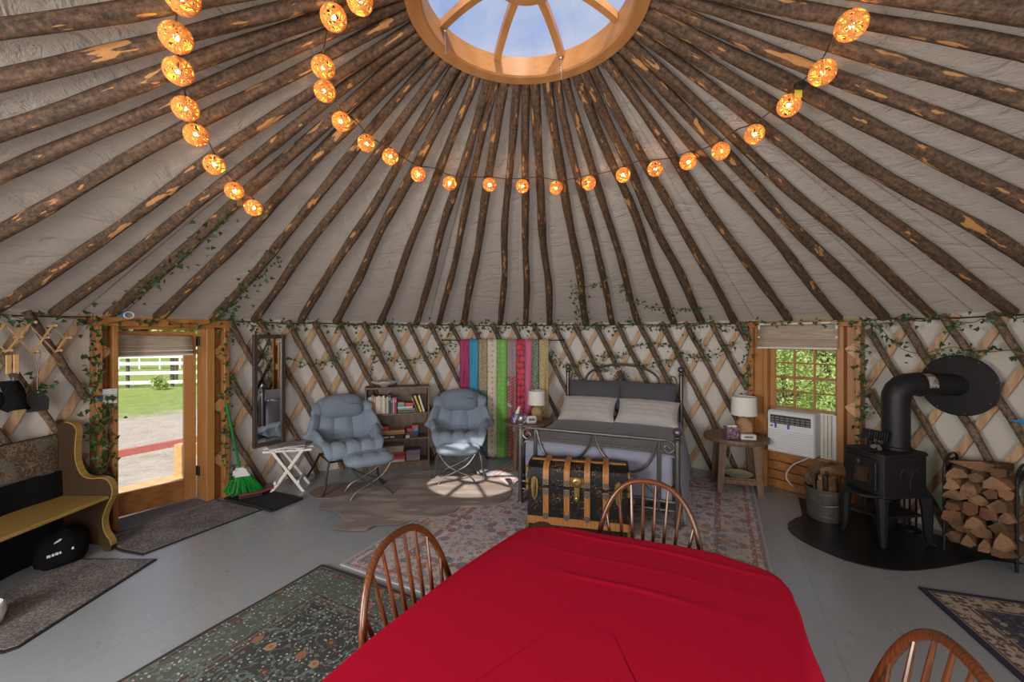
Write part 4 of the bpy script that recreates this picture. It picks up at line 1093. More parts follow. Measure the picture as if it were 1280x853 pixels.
def gamebox(x, z, sx, sy, sz, c, label, name='board_game_box', cat='game box', y=.03, c2=None, lid=True, group='boxes and games on the bookcase'):
    t = thing(name, label, cat, BW(x, y, z), ang, group)
    m = MB(); m.bx(0, sx, 0, sy, 0, sz * .96, .003); obj('box_body', m, colmat(c), t)
    m = MB(); m.bx(-.002, sx + .002, -.002, sy + .002, sz * .5, sz, .003); obj('lid', m, colmat(c2 or c), t)
    return t
gamebox(xs0, zsh[2], .24, .19, .028, (.12, .115, .105), 'dark grey flat box at the bottom of the top shelf stack'); gamebox(xs0 + .0, zsh[2] + .03, .225, .19, .026, (.17, .19, .18), 'grey green flat box second from the bottom of the top shelf stack', c2=(.25, .27, .25))
gamebox(xs0 - .004, zsh[2] + .058, .20, .19, .024, (.55, .58, .60), 'white flat box in the middle of the top shelf stack'); gamebox(xs0, zsh[2] + .084, .085, .16, .03, (.06, .30, .48), 'bright blue small box on the top shelf stack', c2=(.10, .38, .55))
gamebox(xs0 + .002, zsh[2] + .116, .082, .16, .026, (.55, .38, .12), 'yellow small box on the blue box of the top shelf', c2=(.45, .18, .08)); gamebox(xs0 + .095, zsh[2] + .084, .105, .16, .045, (.46, .06, .07), 'red small box on the top shelf stack', c2=(.52, .12, .12))
# middle shelf
for i, (nm, c, w_, h) in enumerate([('white', (.60, .60, .58), .026, .20), ('cream', (.50, .47, .40), .022, .185), ('dark green', (.05, .12, .08), .02, .205), ('pale green', (.40, .48, .42), .026, .19), ('ivory', (.60, .56, .48), .024, .18)]):
    book(.035 + .027 * i, zsh[1], w_ - .001, h, .17, c, '%s book standing %s from the left on the middle shelf' % (nm, ORD[i]), 'books standing on the middle shelf')
gamebox(.185, zsh[1], .30, .20, .048, (.03, .03, .032), 'long black game box with white lettering strip on the middle shelf', y=.025)
m = MB()
for k in range(9):
    if k != 5: m.bx(.215 + .017 * k, .228 + .017 * k, .0225, .0235, zsh[1] + .013, zsh[1] + .033)
gl = obj('lettering', m, M['paper'], [o for o in COL.objects if o.get('label', '').startswith('long black game box')][0]); gl.matrix_local = TR(-.185, -.028, -zsh[1])
gamebox(.19, zsh[1] + .05, .31, .20, .058, (.36, .20, .085), 'tan game box lying on the black game box on the middle shelf', y=.028, c2=(.46, .26, .12))
gamebox(.165, zsh[1] + .11, .13, .17, .05, (.38, .035, .04), 'red game box on top of the tan box on the middle shelf', y=.03, c2=(.45, .06, .05))
gamebox(.525, zsh[1], .15, .16, .075, (.03, .035, .05), 'black patterned box at the right of the middle shelf', y=.03, c2=(.05, .05, .08)); gamebox(.53, zsh[1] + .077, .09, .14, .045, (.40, .05, .06), 'small red box on the black patterned box on the middle shelf', y=.035)
gamebox(.60, zsh[1] + .077, .075, .12, .085, (.05, .28, .52), 'small blue box at the right of the middle shelf', y=.035, c2=(.45, .08, .06)); gamebox(.512, zsh[1] + .0, .05, .03, .04, (.55, .58, .60), 'little white box in front on the middle shelf', y=-.002)
# lower shelf
book(.145, zsh[0], .024, .17, .17, (.62, .20, .03), 'orange book standing alone on the bottom shelf', 'books standing on the bottom shelf')
gamebox(.235, zsh[0], .27, .21, .042, (.50, .44, .42), 'white flat game box at the bottom of the lowest shelf stack', y=.012, c2=(.55, .20, .18)); gamebox(.225, zsh[0] + .043, .28, .21, .04, (.45, .025, .045), 'bright red flat game box second in the lowest shelf stack', y=.012)
gamebox(.235, zsh[0] + .085, .27, .20, .045, (.12, .05, .045), 'dark red game box third in the lowest shelf stack', y=.014, c2=(.32, .06, .06)); gamebox(.215, zsh[0] + .132, .27, .20, .078, (.46, .38, .29), 'cream game box on top of the lowest shelf stack', y=.012, c2=(.50, .42, .33))
gamebox(.52, zsh[0], .18, .18, .14, (.20, .20, .205), 'grey storage tub with purple lid patch on the lowest shelf', 'storage_tub', 'box', y=.03, c2=(.20, .14, .24))
t = thing('platter', 'white patterned leaf shaped platter on top of the bookcase', 'platter', BW(.24, .14, Hk + .022), ang)
m = MB()
def plat(u, v):
    a = 2 * pi * u; r = .02 + .12 * v; return Vector((r * 1.25 * cos(a), r * .9 * sin(a) * (1 + .08 * cos(5 * a)), .012 + .055 * v ** 2 + .008 * v * sin(7 * a)))
m.grid(plat, 40, 8); m.lathe([(.05, 0), (.055, .008), (.03, .014)], 20)
g = G('platter_glaze'); v = g.co(); M['platter'] = g.bsdf(g.ramp(g.vor(v, 38), [(.3, (.60, .60, .58)), (.5, (.30, .29, .28)), (.6, (.62, .61, .6))]), .3)
o = obj('dish', m, M['platter'], t, smooth=50); so = o.modifiers.new('s', 'SOLIDIFY'); so.thickness = .005

# ------------------------------------------------------------------ scarves on a rod
YS = 5.99; rodz = H + (Y0 - 425.5) / F * YS
xw = lambda px: (px - 640) / F * YS
rod = thing('curtain_rod', 'thin black rod holding the row of hanging scarves', 'rod', (xw(628), YS, rodz))
m = MB(); m.tube([(xw(553) - xw(628), 0, 0), (xw(705) - xw(628), 0, 0)], .007, 8); obj('rod', m, M['blackmetal'], rod)
for px in (553, 705):
    m = MB(); m.ball((xw(px) - xw(628), 0, 0), .014, 10, 8); obj('finial', m, M['blackmetal'], rod)
    m = MB(); m.tube([(xw(px) - xw(628) + (.08 if px < 600 else -.08), 0, 0), (xw(px) - xw(628) + (.08 if px < 600 else -.08), .12, .0)], .006, 6); obj('bracket', m, M['blackmetal'], rod)
def scarfmat(name, kind, a, b, c=None, sc=40):
    g = G(name); v0 = g.co(); x, y, z = g.sep(v0); v = g.comb(x, z, 0.0)
    n_ = g.noise(v, 26, 4)
    if kind == 'plain': col = g.mix(n_, tuple(q * .8 for q in a), tuple(q * 1.15 for q in a))
    elif kind == 'dots':
        d_ = g.vor(v, sc, rnd=.3, dim='2D'); d_ = g.ma('ADD', d_, g.ma('MULTIPLY', g.ma('SUBTRACT', g.noise(v, sc * 3.5, 2), .5), .25)); col = g.mix(g.ramp(d_, [(0, 1.0), (c or .24, 1.0), ((c or .24) + .05, 0.0)]), a, b)
    elif kind == 'paisley':
        f = g.noise(v, sc, 3, .6, 1.2); col = g.ramp(f, [(.36, a), (.48, b), (.60, c or a)])
    elif kind == 'speck':
        f = g.vor(v, sc, dim='2D'); col = g.ramp(f, [(.22, b), (.40, a)])
    elif kind == 'stripe':
        f = g.ma('FRACT', g.ma('MULTIPLY', g.ma('ADD', g.ma('ADD', z, g.ma('MULTIPLY', x, -.55)), g.ma('MULTIPLY', g.noise(v, 9, 2), .03)), 22.))
        col = g.ramp(f, [(0, (.42, .03, .05)), (.3, (.48, .42, .36)), (.42, (.05, .03, .04)), (.62, (.42, .03, .05)), (.8, (.10, .10, .12))], 'CONSTANT')
        blob = g.noise(v, 7.5, 2, .5, .4); col = g.mix(g.ramp(blob, [(.60, 0.0), (.62, 1.0)]), col, g.ramp(g.noise(v, 55, 2), [(.4, (.13, .32, .38)), (.55, (.38, .50, .52)), (.62, (.40, .12, .06))]))
        up = g.ma('GREATER_THAN', z, 1.18); col = g.mix(up, col, g.ramp(g.noise(v, 70, 3), [(.4, (.14, .09, .11)), (.55, (.42, .26, .28)), (.66, (.12, .28, .25))]))
    elif kind == 'split':
        up = g.ma('GREATER_THAN', z, .98); col = g.mix(up, g.ramp(g.noise(v, 22, 4, .6, 1.5), [(.4, (.02, .09, .10)), (.6, (.07, .18, .19))]), g.ramp(g.noise(v, 34, 4), [(.4, (.22, .16, .10)), (.6, (.36, .28, .19))]))
    return g.bsdf(col, .6, 0, g.bump(n_, .3, .006), **{'Sheen Weight': .2})
SCF = [(575, 587, 505, ('plain', (.30, .008, .10), None), 'plain magenta scarf, leftmost on the rod'),
       (587, 598.5, 556, ('plain', (.02, .25, .42), None), 'plain turquoise blue scarf second from the left on the rod'),
       (598.5, 609.5, 570, ('split', None, None), 'brown scarf with dark teal lower half on the rod'),
       (609.5, 621.5, 571, ('dots', (.58, .52, .41), (.40, .31, .18), .20, 13), 'cream scarf with small tan motifs and gold edge on the rod'),
       (621.5, 634, 572, ('dots', (.13, .40, .06), (.23, .44, .09), .25, 15), 'bright green scarf with yellow dots on the rod'),
       (634, 645.5, 571, ('stripe', None, None), 'scarf with red and black wavy stripes and teal blobs on the rod'),
       (645.5, 656.5, 560, ('dots', (.16, .015, .07), (.62, .03, .045), .42, 12), 'dark purple scarf with large red flowers on the rod'),
       (656.5, 665, 545, ('plain', (.58, .12, .24), None), 'plain pink scarf on the rod'),
       (665, 674, 530, ('speck', (.015, .06, .025), (.45, .50, .40), None, 75), 'dark green scarf speckled white on the rod'),
       (674, 686, 524, ('speck', (.34, .24, .09), (.60, .50, .28), None, 55), 'gold speckled scarf, rightmost on the rod')]
for i, (p0, p1, yb, mk, lab) in enumerate(SCF):
    x0, x1 = xw(p0), xw(p1) - .004; zb = max(.015, H + (Y0 - yb) / F * YS)
    m = MB(); rd = random.Random(i); ph = rd.uniform(0, 6)
    def sc(u, v): 
        return Vector((x0 - xw(628) + (x1 - x0) * (u if v > .02 else u), -.010 - .009 * sin(u * 9 + ph + v) * (.3 + v) - .004 * sin(v * 13 + u * 5), rodz + .012 - (rodz + .012 - zb) * v))
    m.grid(sc, 10, 26)
    t = obj('scarf', m, scarfmat('scarf_%d' % i, *mk), None, (xw(628), YS, 0), smooth=60)
    so = t.modifiers.new('s', 'SOLIDIFY'); so.thickness = .003
    tag(t, lab, 'scarf', 'scarves hanging on the rod')

# ------------------------------------------------------------------ side tables with lamps
def lamp(label, loc, s=1.0, rz=0.0):
    t = thing('table_lamp', label, 'lamp', loc, rz, 'bedside lamps')
    m = MB(); m.prism([(q[0] * .075 * s, q[1] * .075 * s) for q in [(math.copysign(abs(cos(a)) ** .6, cos(a)), math.copysign(abs(sin(a)) ** .6, sin(a))) for a in [2 * pi * i / 28 for i in range(28)]]], 0, .15 * s)
    o = obj('wicker_base', m, M['wicker'], t)
    m = MB()
    for k in range(12):
        z = .008 + k * .0125
        m.tube([(q[0] * .0765 * s, q[1] * .0765 * s, z * s) for q in [(math.copysign(abs(cos(a)) ** .6, cos(a)), math.copysign(abs(sin(a)) ** .6, sin(a))) for a in [2 * pi * i / 28 for i in range(28)]]], .0055 * s, 5, closed=True)
    obj('wicker_bands', m, M['wicker'], t)
    m = MB(); m.lathe([(.074 * s, .15 * s), (.055 * s, .178 * s), (.03 * s, .195 * s), (.02 * s, .2 * s)], 24); obj('shoulder', m, M['wicker'], t)
    m = MB(); m.tube([(0, 0, .195 * s), (0, 0, .235 * s)], .011, 8); obj('socket', m, M['blackmetal'], t)
    m = MB(); m.lathe([(.128 * s, .225 * s), (.122 * s, .425 * s), (.119 * s, .425 * s), (.125 * s, .225 * s), (.128 * s, .225 * s)], 36); m.f = m.f[:-2]; obj('lamp_shade', m, M['shade'], t)
    return t
# left table
TL = Vector((.22, 5.62, 0))
tl = thing('side_table', 'round wooden side table left of the bed with lamp and clock', 'table', TL)
m = MB(); m.lathe([(.30, .585), (.325, .592), (.33, .605), (.325, .622), (.0, .622)], 40); obj('tabletop', m, M['rustic'], tl)
for k in range(4):
    a = radians(45 + 90 * k); m = MB(); m.strip([(.20 * cos(a), .20 * sin(a), .59), (.25 * cos(a), .25 * sin(a), 0)], (-sin(a), cos(a), 0), .05, (cos(a), sin(a), 0), .04); obj('leg', m, M['rustic'], tl)
m = MB(); m.box((0, 0, .16), (.34, .34, .022)); obj('lower_shelf', m, M['rustic'], tl)
lamp('white drum lamp with wicker base on the side table left of the bed', (.335, 5.66, .622), .93)
t = thing('tissue_box', 'purple patterned tissue box with a tissue poking out left of the bed', 'tissue box', (.09, 5.50, .622), radians(8))
m = MB(); m.box((0, 0, .055), (.19, .12, .11), .004)
g = G('tissue_purple'); f = g.noise(g.co(), 26, 2, .5, 1.0); obj('carton', m, g.bsdf(g.ramp(f, [(.4, (.06, .02, .18)), (.52, (.16, .08, .34)), (.6, (.50, .46, .55))]), .5), t)
m = MB(); m.grid(lambda u, v: Vector((-.02 + (u - .5) * .07 * (1 - v * .6) + .03 * v, .012 * sin(u * 8) * (1 - v * .5), .108 + .10 * v)), 8, 6); o = obj('tissue', m, M['paper'], t); so = o.modifiers.new('s', 'SOLIDIFY'); so.thickness = .002
def clock(label, loc, rz, w_, h, d, shape=.02):
    t = thing('alarm_clock', label, 'clock', loc, rz)
    m = MB(); m.bx(-w_ / 2, w_ / 2, -d / 2, d / 2, 0, h, shape); obj('case', m, M['plastic'], t)
    m = MB(); m.bx(-w_ * .3, w_ * .3, -d / 2 - .002, -d / 2, h * .35, h * .75); s_ = obj('display', m, plain('clock_face', (.40, .42, .38), .3), t)
    m = MB()
    for dx in (-.2, -.08, .06, .18): m.bx(w_ * dx - .006, w_ * dx + .006, -d / 2 - .003, -d / 2 - .002, h * .42, h * .68)
    obj('digits', m, M['dark'], s_)
    return t
clock('small white digital clock on the side table left of the bed', (.255, 5.42, .622), radians(5), .135, .10, .05)
# right table
TRt = Vector((2.575, 4.80, 0))
tr_ = thing('side_table', 'round rustic side table between the bed and the window', 'table', TRt, radians(-15))
m = MB(); m.lathe([(.315, .565), (.335, .572), (.34, .585), (.335, .615), (.0, .615)], 44); obj('tabletop', m, M['rustic'], tr_)
for sx, sy in ((-1, -1), (1, -1), (-1, 1), (1, 1)):
    m = MB(); m.strip([(sx * .165, sy * .13, .565), (sx * .205, sy * .17, 0)], (1, 0, 0), [.075, .06], (0, 1, 0), .045); obj('leg', m, M['rustic'], tr_)
for sy in (-1, 1):
    m = MB(); m.box((0, sy * .155, .13), (.36, .03, .05), .003); obj('stretcher', m, M['rustic'], tr_)
m = MB(); m.bx(-.18, .18, -.15, .15, .155, .172); obj('lower_shelf', m, M['rustic'], tr_)
m = MB(); m.bx(-.15, .15, -.13, -.10, .515, .56); obj('apron', m, M['rustic'], tr_)
lamp('white drum lamp with wicker base on the side table by the window', (2.665, 4.80, .615), 1.05, radians(-15))
clock('white radio clock in front of the lamp by the window', (2.60, 4.60, .615), radians(-12), .155, .06, .06, .008)
t = thing('trinket_box', 'small colourful patterned box on the side table by the window', 'box', (2.455, 4.68, .615), radians(-8))
m = MB(); m.bx(-.065, .065, -.045, .045, 0, .13, .003); g = G('trinket'); f = g.noise(g.co(scale=(1, 1, 1)), 22, 1, .5, 2.0)
obj('carton', m, g.bsdf(g.ramp(f, [(.30, (.30, .05, .08)), (.42, (.03, .03, .10)), (.5, (.42, .40, .38)), (.58, (.10, .05, .22)), (.66, (.05, .20, .10))], 'CONSTANT'), .4), t)
m = MB(); m.bx(-.05, .05, -.035, .035, .13, .145, .003); obj('lid', m, M['white'], t)
t = thing('plate', 'pale yellow and blue plate on the lower shelf by the window', 'plate', (2.575, 4.75, .172))
m = MB(); m.lathe([(.07, 0), (.13, .012), (.15, .026), (.145, .028), (.12, .016), (.0, .008)], 32); g = G('plate_glaze'); obj('dish', m, g.bsdf(g.ramp(g.noise(g.co(), 12, 2), [(.45, (.40, .44, .52)), (.55, (.55, .50, .20))]), .4), t)
m = MB(); m.tube(smooth_pts([(2.68, 4.92, .62), (2.70, 5.10, .45), (2.66, 5.12, .2), (2.74, 5.12, .01)], 6), .004, 6)
tag(obj('lamp_cord', m, M['rope']), 'white lamp cord hanging behind the side table by the window', 'cord')

# ------------------------------------------------------------------ bed
FLb = Vector((.09, 4.38, 0)); tbed = radians(-23)
BL, BWd = 1.86, 1.53
bed = thing('bed', 'double bed with dark metal headboard and footboard under the lattice wall', 'bed', FLb, tbed)
def post(x, y, h):
    m = MB(); m.tube([(x, y, 0), (x, y, h - .115)], .026, 12); m.lathe([(.034, h - .135), (.036, h - .12), (.022, h - .112), (.034, h - .10), (.034, h - .092), (.016, h - .085)], 16, (x, y, 0)); m.lathe([(.03, 0), (.03, .02), (.026, .03)], 14, (x, y, 0))
    p_ = obj('post', m, M['bedmetal'], bed); m = MB(); m.ball((x, y, h - .048), .042, 16, 12); obj('finial', m, M['bedmetal'], p_)
post(0, 0, .93); post(BWd, 0, .93); post(0, BL, 1.36); post(BWd, BL, 1.36)
def bar(name, pts, r=.013, n=8): m = MB(); m.tube(pts, r, n); return obj(name, m, M['bedmetal'], bed)
def scroll(x, y, z, sx, sz, r0=.055, turns=1.5):
    pts = []
    for i in range(30):
        q = i / 29; a = q * turns * 2 * pi; r = r0 * (1 - q * .8); pts.append((x + sx * (r0 - r * cos(a)), y, z + sz * r * sin(a) * 1.0 - sz * .0))
    bar('scroll', pts, .011, 8)
# footboard
ft = .80; fb = .70
bar('top_rail', [(.10, 0, ft), (BWd - .10, 0, ft)], .017, 10); bar('lower_rail', [(.10, 0, fb), (BWd - .10, 0, fb)], .009)
for s_, x_ in ((1, .0), (-1, BWd)):
    bar('scroll', smooth_pts([(x_ + s_ * .24, 0, ft), (x_ + s_ * .10, 0, ft), (x_ + s_ * .035, 0, ft - .03), (x_ + s_ * .03, 0, ft - .085), (x_ + s_ * .075, 0, ft - .115), (x_ + s_ * .115, 0, ft - .08), (x_ + s_ * .09, 0, ft - .05), (x_ + s_ * .065, 0, ft - .075)], 6), .012)
for x_ in (.16, BWd - .16): bar('upright', [(x_, 0, .16), (x_, 0, ft)], .017, 8)
bar('foot_rail', [(0, 0, .24), (BWd, 0, .24)], .016); bar('foot_rail', [(0, 0, .16), (BWd, 0, .16)], .012)
cxm = BWd / 2
for s_ in (-1, 1):
    bar('drape_curve', smooth_pts([(cxm + s_ * .015, 0, ft - .01), (cxm + s_ * .05, 0, fb - .03), (cxm + s_ * .15, 0, .55), (cxm + s_ * .30, 0, .47), (cxm + s_ * .44, 0, .50), (cxm + s_ * .53, 0, .60), (cxm + s_ * .59, 0, ft - .01)], 6), .013)
    bar('drape_curve', smooth_pts([(cxm + s_ * .15, 0, .24), (cxm + s_ * .25, 0, .40), (cxm + s_ * .38, 0, .44), (cxm + s_ * .52, 0, .36), (cxm + s_ * .59, 0, .24)], 6), .011)
# headboard
hz = 1.11
bar('head_rail', [(0, BL, .62), (BWd, BL, .62)], .014); bar('head_rail', [(.07, BL, hz), (BWd - .07, BL, hz)], .013)
bar('head_arch', [(cxm - .50 * cos(pi * i / 24), BL, hz + .25 * sin(pi * i / 24) ** .9) for i in range(25)], .016)
for k in range(9):
    a = pi * (k + .5) / 9; bar('fan_spoke', [(cxm + .03 * cos(a), BL, hz + .02 * sin(a) + .03), (cxm + .13 * cos(a), BL, hz + .03 + .155 * sin(a))], .0065, 6)
    bar('fan_loop', [(cxm + (.13 * cos(a) + .018 * cos(q)), BL, hz + .035 + .16 * sin(a) + .018 * sin(q)) for q in [2 * pi * i / 10 for i in range(11)]], .005, 5)
for s_, x_ in ((1, 0.02), (-1, BWd - .02)):
    for zz, kk in ((1.20, 1), (1.04, -1), (.93, 1)):
        bar('scroll', smooth_pts([(x_ + s_ * .03, BL, zz - kk * .07), (x_ + s_ * .05, BL, zz), (x_ + s_ * .09, BL, zz + kk * .02), (x_ + s_ * .11, BL, zz - kk * .02), (x_ + s_ * .08, BL, zz - kk * .03)], 5), .009, 6)
for k in range(7): bar('head_bar', [(cxm - .48 + .16 * k, BL, .62), (cxm - .48 + .16 * k, BL, hz)], .009, 6)
for x_ in (.02, BWd - .02): bar('side_rail', [(x_, 0, .30), (x_, BL, .30)], .02, 6)
m = MB(); m.bx(.03, BWd - .03, .05, BL - .03, .32, .63, .05); obj('mattress', m, M['pillowlight'], bed, smooth=60)
# bedspread
m = MB(); ztb = .655
def spread(u, v):
    # u across, v from the foot to the pillows
    a = u * 2 - 1; ty = .035 + (BL - .10) * v
    wt = BWd / 2 - .02; drop = .60
    s = abs(a) * (wt + drop)
    flare = (.05 + .06 * v) * max(0, (s - wt) / drop) ** 1.2
    if s <= wt - .06: x = s; z = ztb + .012 * sin(x * 7) * sin(v * 9) * .4
    elif s <= wt + .04: q = (s - wt + .06) / .10; x = wt - .06 + .09 * sin(q * pi / 2); z = ztb - .05 * (1 - cos(q * pi / 2))
    else: q = s - wt - .04; x = wt + .03 + flare + .014 * sin(v * 26 + (1 if a > 0 else 0)) * min(1, q * 3); z = ztb - .05 - q
    return Vector((BWd / 2 + math.copysign(x, a), ty, max(.03, z)))
m.grid(spread, 60, 40)
def footdrop(u, v):
    a = u * 2 - 1; x = a * (BWd / 2 - .045); 
    return Vector((BWd / 2 + x, .058 - .022 * sin(min(1, v * 5) * pi / 2) + .006 * sin(x * 17) * v, ztb - .004 - .05 * (1 - cos(min(1, v * 6) * pi / 2)) * .6 - .40 * v))
m.grid(footdrop, 40, 14)
sp = obj('bedspread', m, M['spread'], None, FLb, tbed, smooth=70); tag(sp, 'blue grey ribbed bedspread draped over the double bed', 'bedspread')
so = sp.modifiers.new('s', 'SOLIDIFY'); so.thickness = .012; so.offset = -1
# pillows
def pillow(label, x, y, z, w_, h, t_, tilt_, mat, group, roll=0.0):
    m = MB()
    def f(u, v):
        a = u * 2 - 1; b = (v * 2 - 1)
        return a, b
    N = 20
    for sgn in (1, -1):
        def fn(u, v):
            a = u * 2 - 1; b = v * 2 - 1
            th = max(0, 1 - abs(a) ** 3.2) ** .55 * max(0, 1 - abs(b) ** 3.2) ** .55
            pin = 1 - .07 * (1 - abs(b) ** 2) * (abs(a) ** 3); pin2 = 1 - .07 * (1 - abs(a) ** 2) * (abs(b) ** 3)
            return Vector((a * w_ / 2 * pin, b * h / 2 * pin2, sgn * (t_ / 2 * th + .004 * sin(a * 13 + b * 7) * th + .003 * sin(b * 19))))
        m.grid(fn, N, N)
    wp = FLb + Vector((cos(tbed) * x - sin(tbed) * y, sin(tbed) * x + cos(tbed) * y, z))
    o = obj('pillow', m, mat, None, wp, smooth=60)
    o.rotation_euler = (Matrix.Rotation(tbed, 4, 'Z') @ RX(tilt_) @ RZ(roll)).to_euler()
    return tag(o, label, 'pillow', group)
gp = 'pillows on the bed'
pillow('charcoal pillow leaning on the left half of the headboard', .42, BL - .16, .95, .74, .42, .16, radians(66), M['pillowdark'], gp, .03)
pillow('charcoal pillow leaning on the right half of the headboard', 1.12, BL - .17, .95, .74, .42, .16, radians(66), M['pillowdark'], gp, -.03)
pillow('pale grey pillow lying in front on the left side of the bed', .38, BL - .40, .79, .74, .44, .17, radians(38), M['pillowlight'], gp, .02)
pillow('pale grey rumpled pillow lying in front on the right side of the bed', 1.14, BL - .40, .79, .76, .44, .18, radians(36), M['pillowlight'], gp, -.03)

# ------------------------------------------------------------------ travel trunk
TK = Vector((.14, 3.79, 0)); tk_a = radians(-13); TW, TD, TH_ = .89, .33, .60
tk = thing('travel_trunk', 'old black travel trunk with wooden slats at the foot of the bed', 'trunk', TK, tk_a)
g = G('trunk_black'); v = g.co(); f = g.noise(v, 9, 4, .6); wz = g.ma('MULTIPLY', f, g.ramp(g.noise(v, 70, 3, .7), [(.4, 0.0), (.6, 1.2)]))
M['trunk'] = g.bsdf(g.ramp(wz, [(.57, (.010, .009, .010)), (.64, (.26, .15, .06))]), .5, 0, g.bump(f, .15, .01), **{'Specular IOR Level': .25})
M['strap'] = wood('trunk_slat', (.30, .115, .03), (.50, .22, .07), .35, (6, 6, 6))
zl = .42
m = MB(); m.bx(0, TW, 0, TD, .02, zl - .004, .008); obj('body', m, M['trunk'], tk)
lidp = [(0, zl), (0, TH_ - .07), (.012, TH_ - .035), (.05, TH_ - .012), (.10, TH_), (TD - .06, TH_), (TD - .02, TH_ - .02), (TD, TH_ - .06), (TD, zl)]
m = MB(); m.prism([(p[0], p[1]) for p in lidp], 0, TW, Matrix(((0, 0, 1, 0), (1, 0, 0, 0), (0, 1, 0, 0), (0, 0, 0, 1)))); lid = obj('lid', m, M['trunk'], tk)
m = MB(); m.bx(0, TW, -.010, .0, .065, .135, .003); obj('bottom_slat', m, M['strap'], tk)
m = MB(); m.bx(0, TW, -.004, 0, 0.0, .06); obj('base_band', m, M['trunk'], tk)
sx_ = [.19, .40, .60, .78]
off = [(p[0] - (.008 if p[0] < TD / 2 else -.008) * (1 if p[1] < TH_ - .005 else 0), p[1] + (.008 if p[1] > TH_ - .03 else .003)) for p in lidp[:-1]]
for x_ in sx_:
    xx = x_ * TW
    m = MB(); m.strip([(xx, p[0], p[1]) for p in off[0:6]], (1, 0, 0), .052, [Vector((0, -1, 0)), Vector((0, -1, .2)), Vector((0, -1, .6)), Vector((0, -.6, 1)), Vector((0, 0, 1)), Vector((0, 0, 1))], .012); obj('lid_slat', m, M['strap'], lid)
    m = MB(); m.bx(xx - .026, xx + .026, -.010, 0, .135, zl - .03, .003); obj('front_slat', m, M['strap'], tk)
    for zz, up in ((zl - .06, 1), (.145, 0), (zl + .03, 1)):
        m = MB(); m.prism([(xx - .027, zz - .012), (xx, zz - .034), (xx + .027, zz - .012), (xx + .027, zz + .022), (xx - .027, zz + .022)], .0, .015, Matrix(((1, 0, 0, 0), (0, 0, -1, 0), (0, 1, 0, 0), (0, 0, 0, 1)))); cl_ = obj('slat_clamp', m, M['steel'], tk)
        m = MB(); m.ball((xx, -.016, zz), .006, 8, 6); obj('rivet', m, M['brass'], cl_)
m = MB(); m.bx(.02, TW - .02, .13, .17, TH_, TH_ + .012, .003); obj('top_slat', m, M['strap'], lid)
m = MB(); m.bx(.50 * TW - .06, .50 * TW + .06, -.012, 0, zl + .0, zl + .085, .004); hp = obj('lock_plate', m, M['brass'], tk)
m = MB(); m.lathe([(.045, 0), (.05, .006), (.04, .016), (.022, .02), (.02, .012)], 20, (0, 0, 0), TR(.50 * TW, -.012, zl + .045) @ RX(pi / 2)); obj('lock_boss', m, M['brass'], hp)
m = MB(); m.bx(.50 * TW - .026, .50 * TW + .026, -.02, 0, zl - .12, zl + .0, .006); obj('hasp', m, M['brass'], tk)
m = MB(); m.ball((.50 * TW, -.024, zl - .10), (.02, .012, .026), 12, 8); obj('hasp_knob', m, M['brass'], tk)
for xx in (.075 * TW, .90 * TW):
    m = MB(); m.prism([(xx - .032, zl - .02), (xx - .022, zl - .11), (xx, zl - .14), (xx + .022, zl - .11), (xx + .032, zl - .02), (xx + .028, zl + .05), (xx, zl + .075), (xx - .028, zl + .05)], 0, .012, Matrix(((1, 0, 0, 0), (0, 0, -1, 0), (0, 1, 0, 0), (0, 0, 0, 1)))); d_ = obj('draw_bolt', m, M['brass'], tk)
    m = MB(); m.tube(smooth_pts([(xx, -.012, zl + .05), (xx, -.03, zl), (xx, -.026, zl - .06), (xx, -.012, zl - .11)], 4), .010, 8); obj('latch', m, M['brass'], d_)
for xx in (0, TW):
    for zz in (TH_ - .05, zl + .03, zl - .035, .045):
        m = MB(); m.box((xx, .012, zz), (.035, .05, .055), .01); obj('corner_cap', m, M['brass'], tk)
m = MB(); m.tube(smooth_pts([(TW + .01, .08, zl - .1), (TW + .04, .10, zl - .13), (TW + .04, .22, zl - .13), (TW + .01, .25, zl - .1)], 5), .014, 8); obj('side_handle', m, M['strap'], tk)
m = MB(); m.bx(TW, TW + .008, 0, TD, .065, .125); m.bx(TW, TW + .008, .14, .19, .125, zl - .01); obj('side_slat', m, M['strap'], tk)

# ------------------------------------------------------------------ wood stove, pipe and hearth things
SO = Vector((3.03, 3.42, .008)); sa = radians(8); SWd, SDp = .47, .345      # local x: along the long side, local y: away from the camera
stv = thing('wood_stove', 'black cast iron wood stove with glass door on curved legs', 'stove', SO, sa)
zb_, zt_ = .40, .745
ch = .045
out = [(0, ch), (ch * .6, 0), (SWd - ch, 0), (SWd, ch), (SWd, SDp - ch), (SWd - ch, SDp), (ch * .6, SDp), (0, SDp - ch)]
m = MB(); m.prism(out, zb_ + .03, zt_); obj('firebox', m, M['iron'], stv)
big = [((p[0] - SWd / 2) * 1.045 + SWd / 2, (p[1] - SDp / 2) * 1.06 + SDp / 2) for p in out]
m = MB(); m.prism(big, zt_, zt_ + .022); o = obj('top_plate', m, M['iron'], stv); b_ = o.modifiers.new('b', 'BEVEL'); b_.width = .007; b_.segments = 2
m = MB(); m.prism(big, zb_, zb_ + .032); o = obj('base_plate', m, M['iron'], stv); b_ = o.modifiers.new('b', 'BEVEL'); b_.width = .008; b_.segments = 2
m = MB(); m.prism([(.03, .0), (-.06, .03), (-.12, .08), (-.135, SDp / 2), (-.12, SDp - .08), (-.06, SDp - .03), (.03, SDp)], zb_ + .006, zb_ + .030); o = obj('ash_lip', m, M['iron'], stv); b_ = o.modifiers.new('b', 'BEVEL'); b_.width = .008; b_.segments = 2
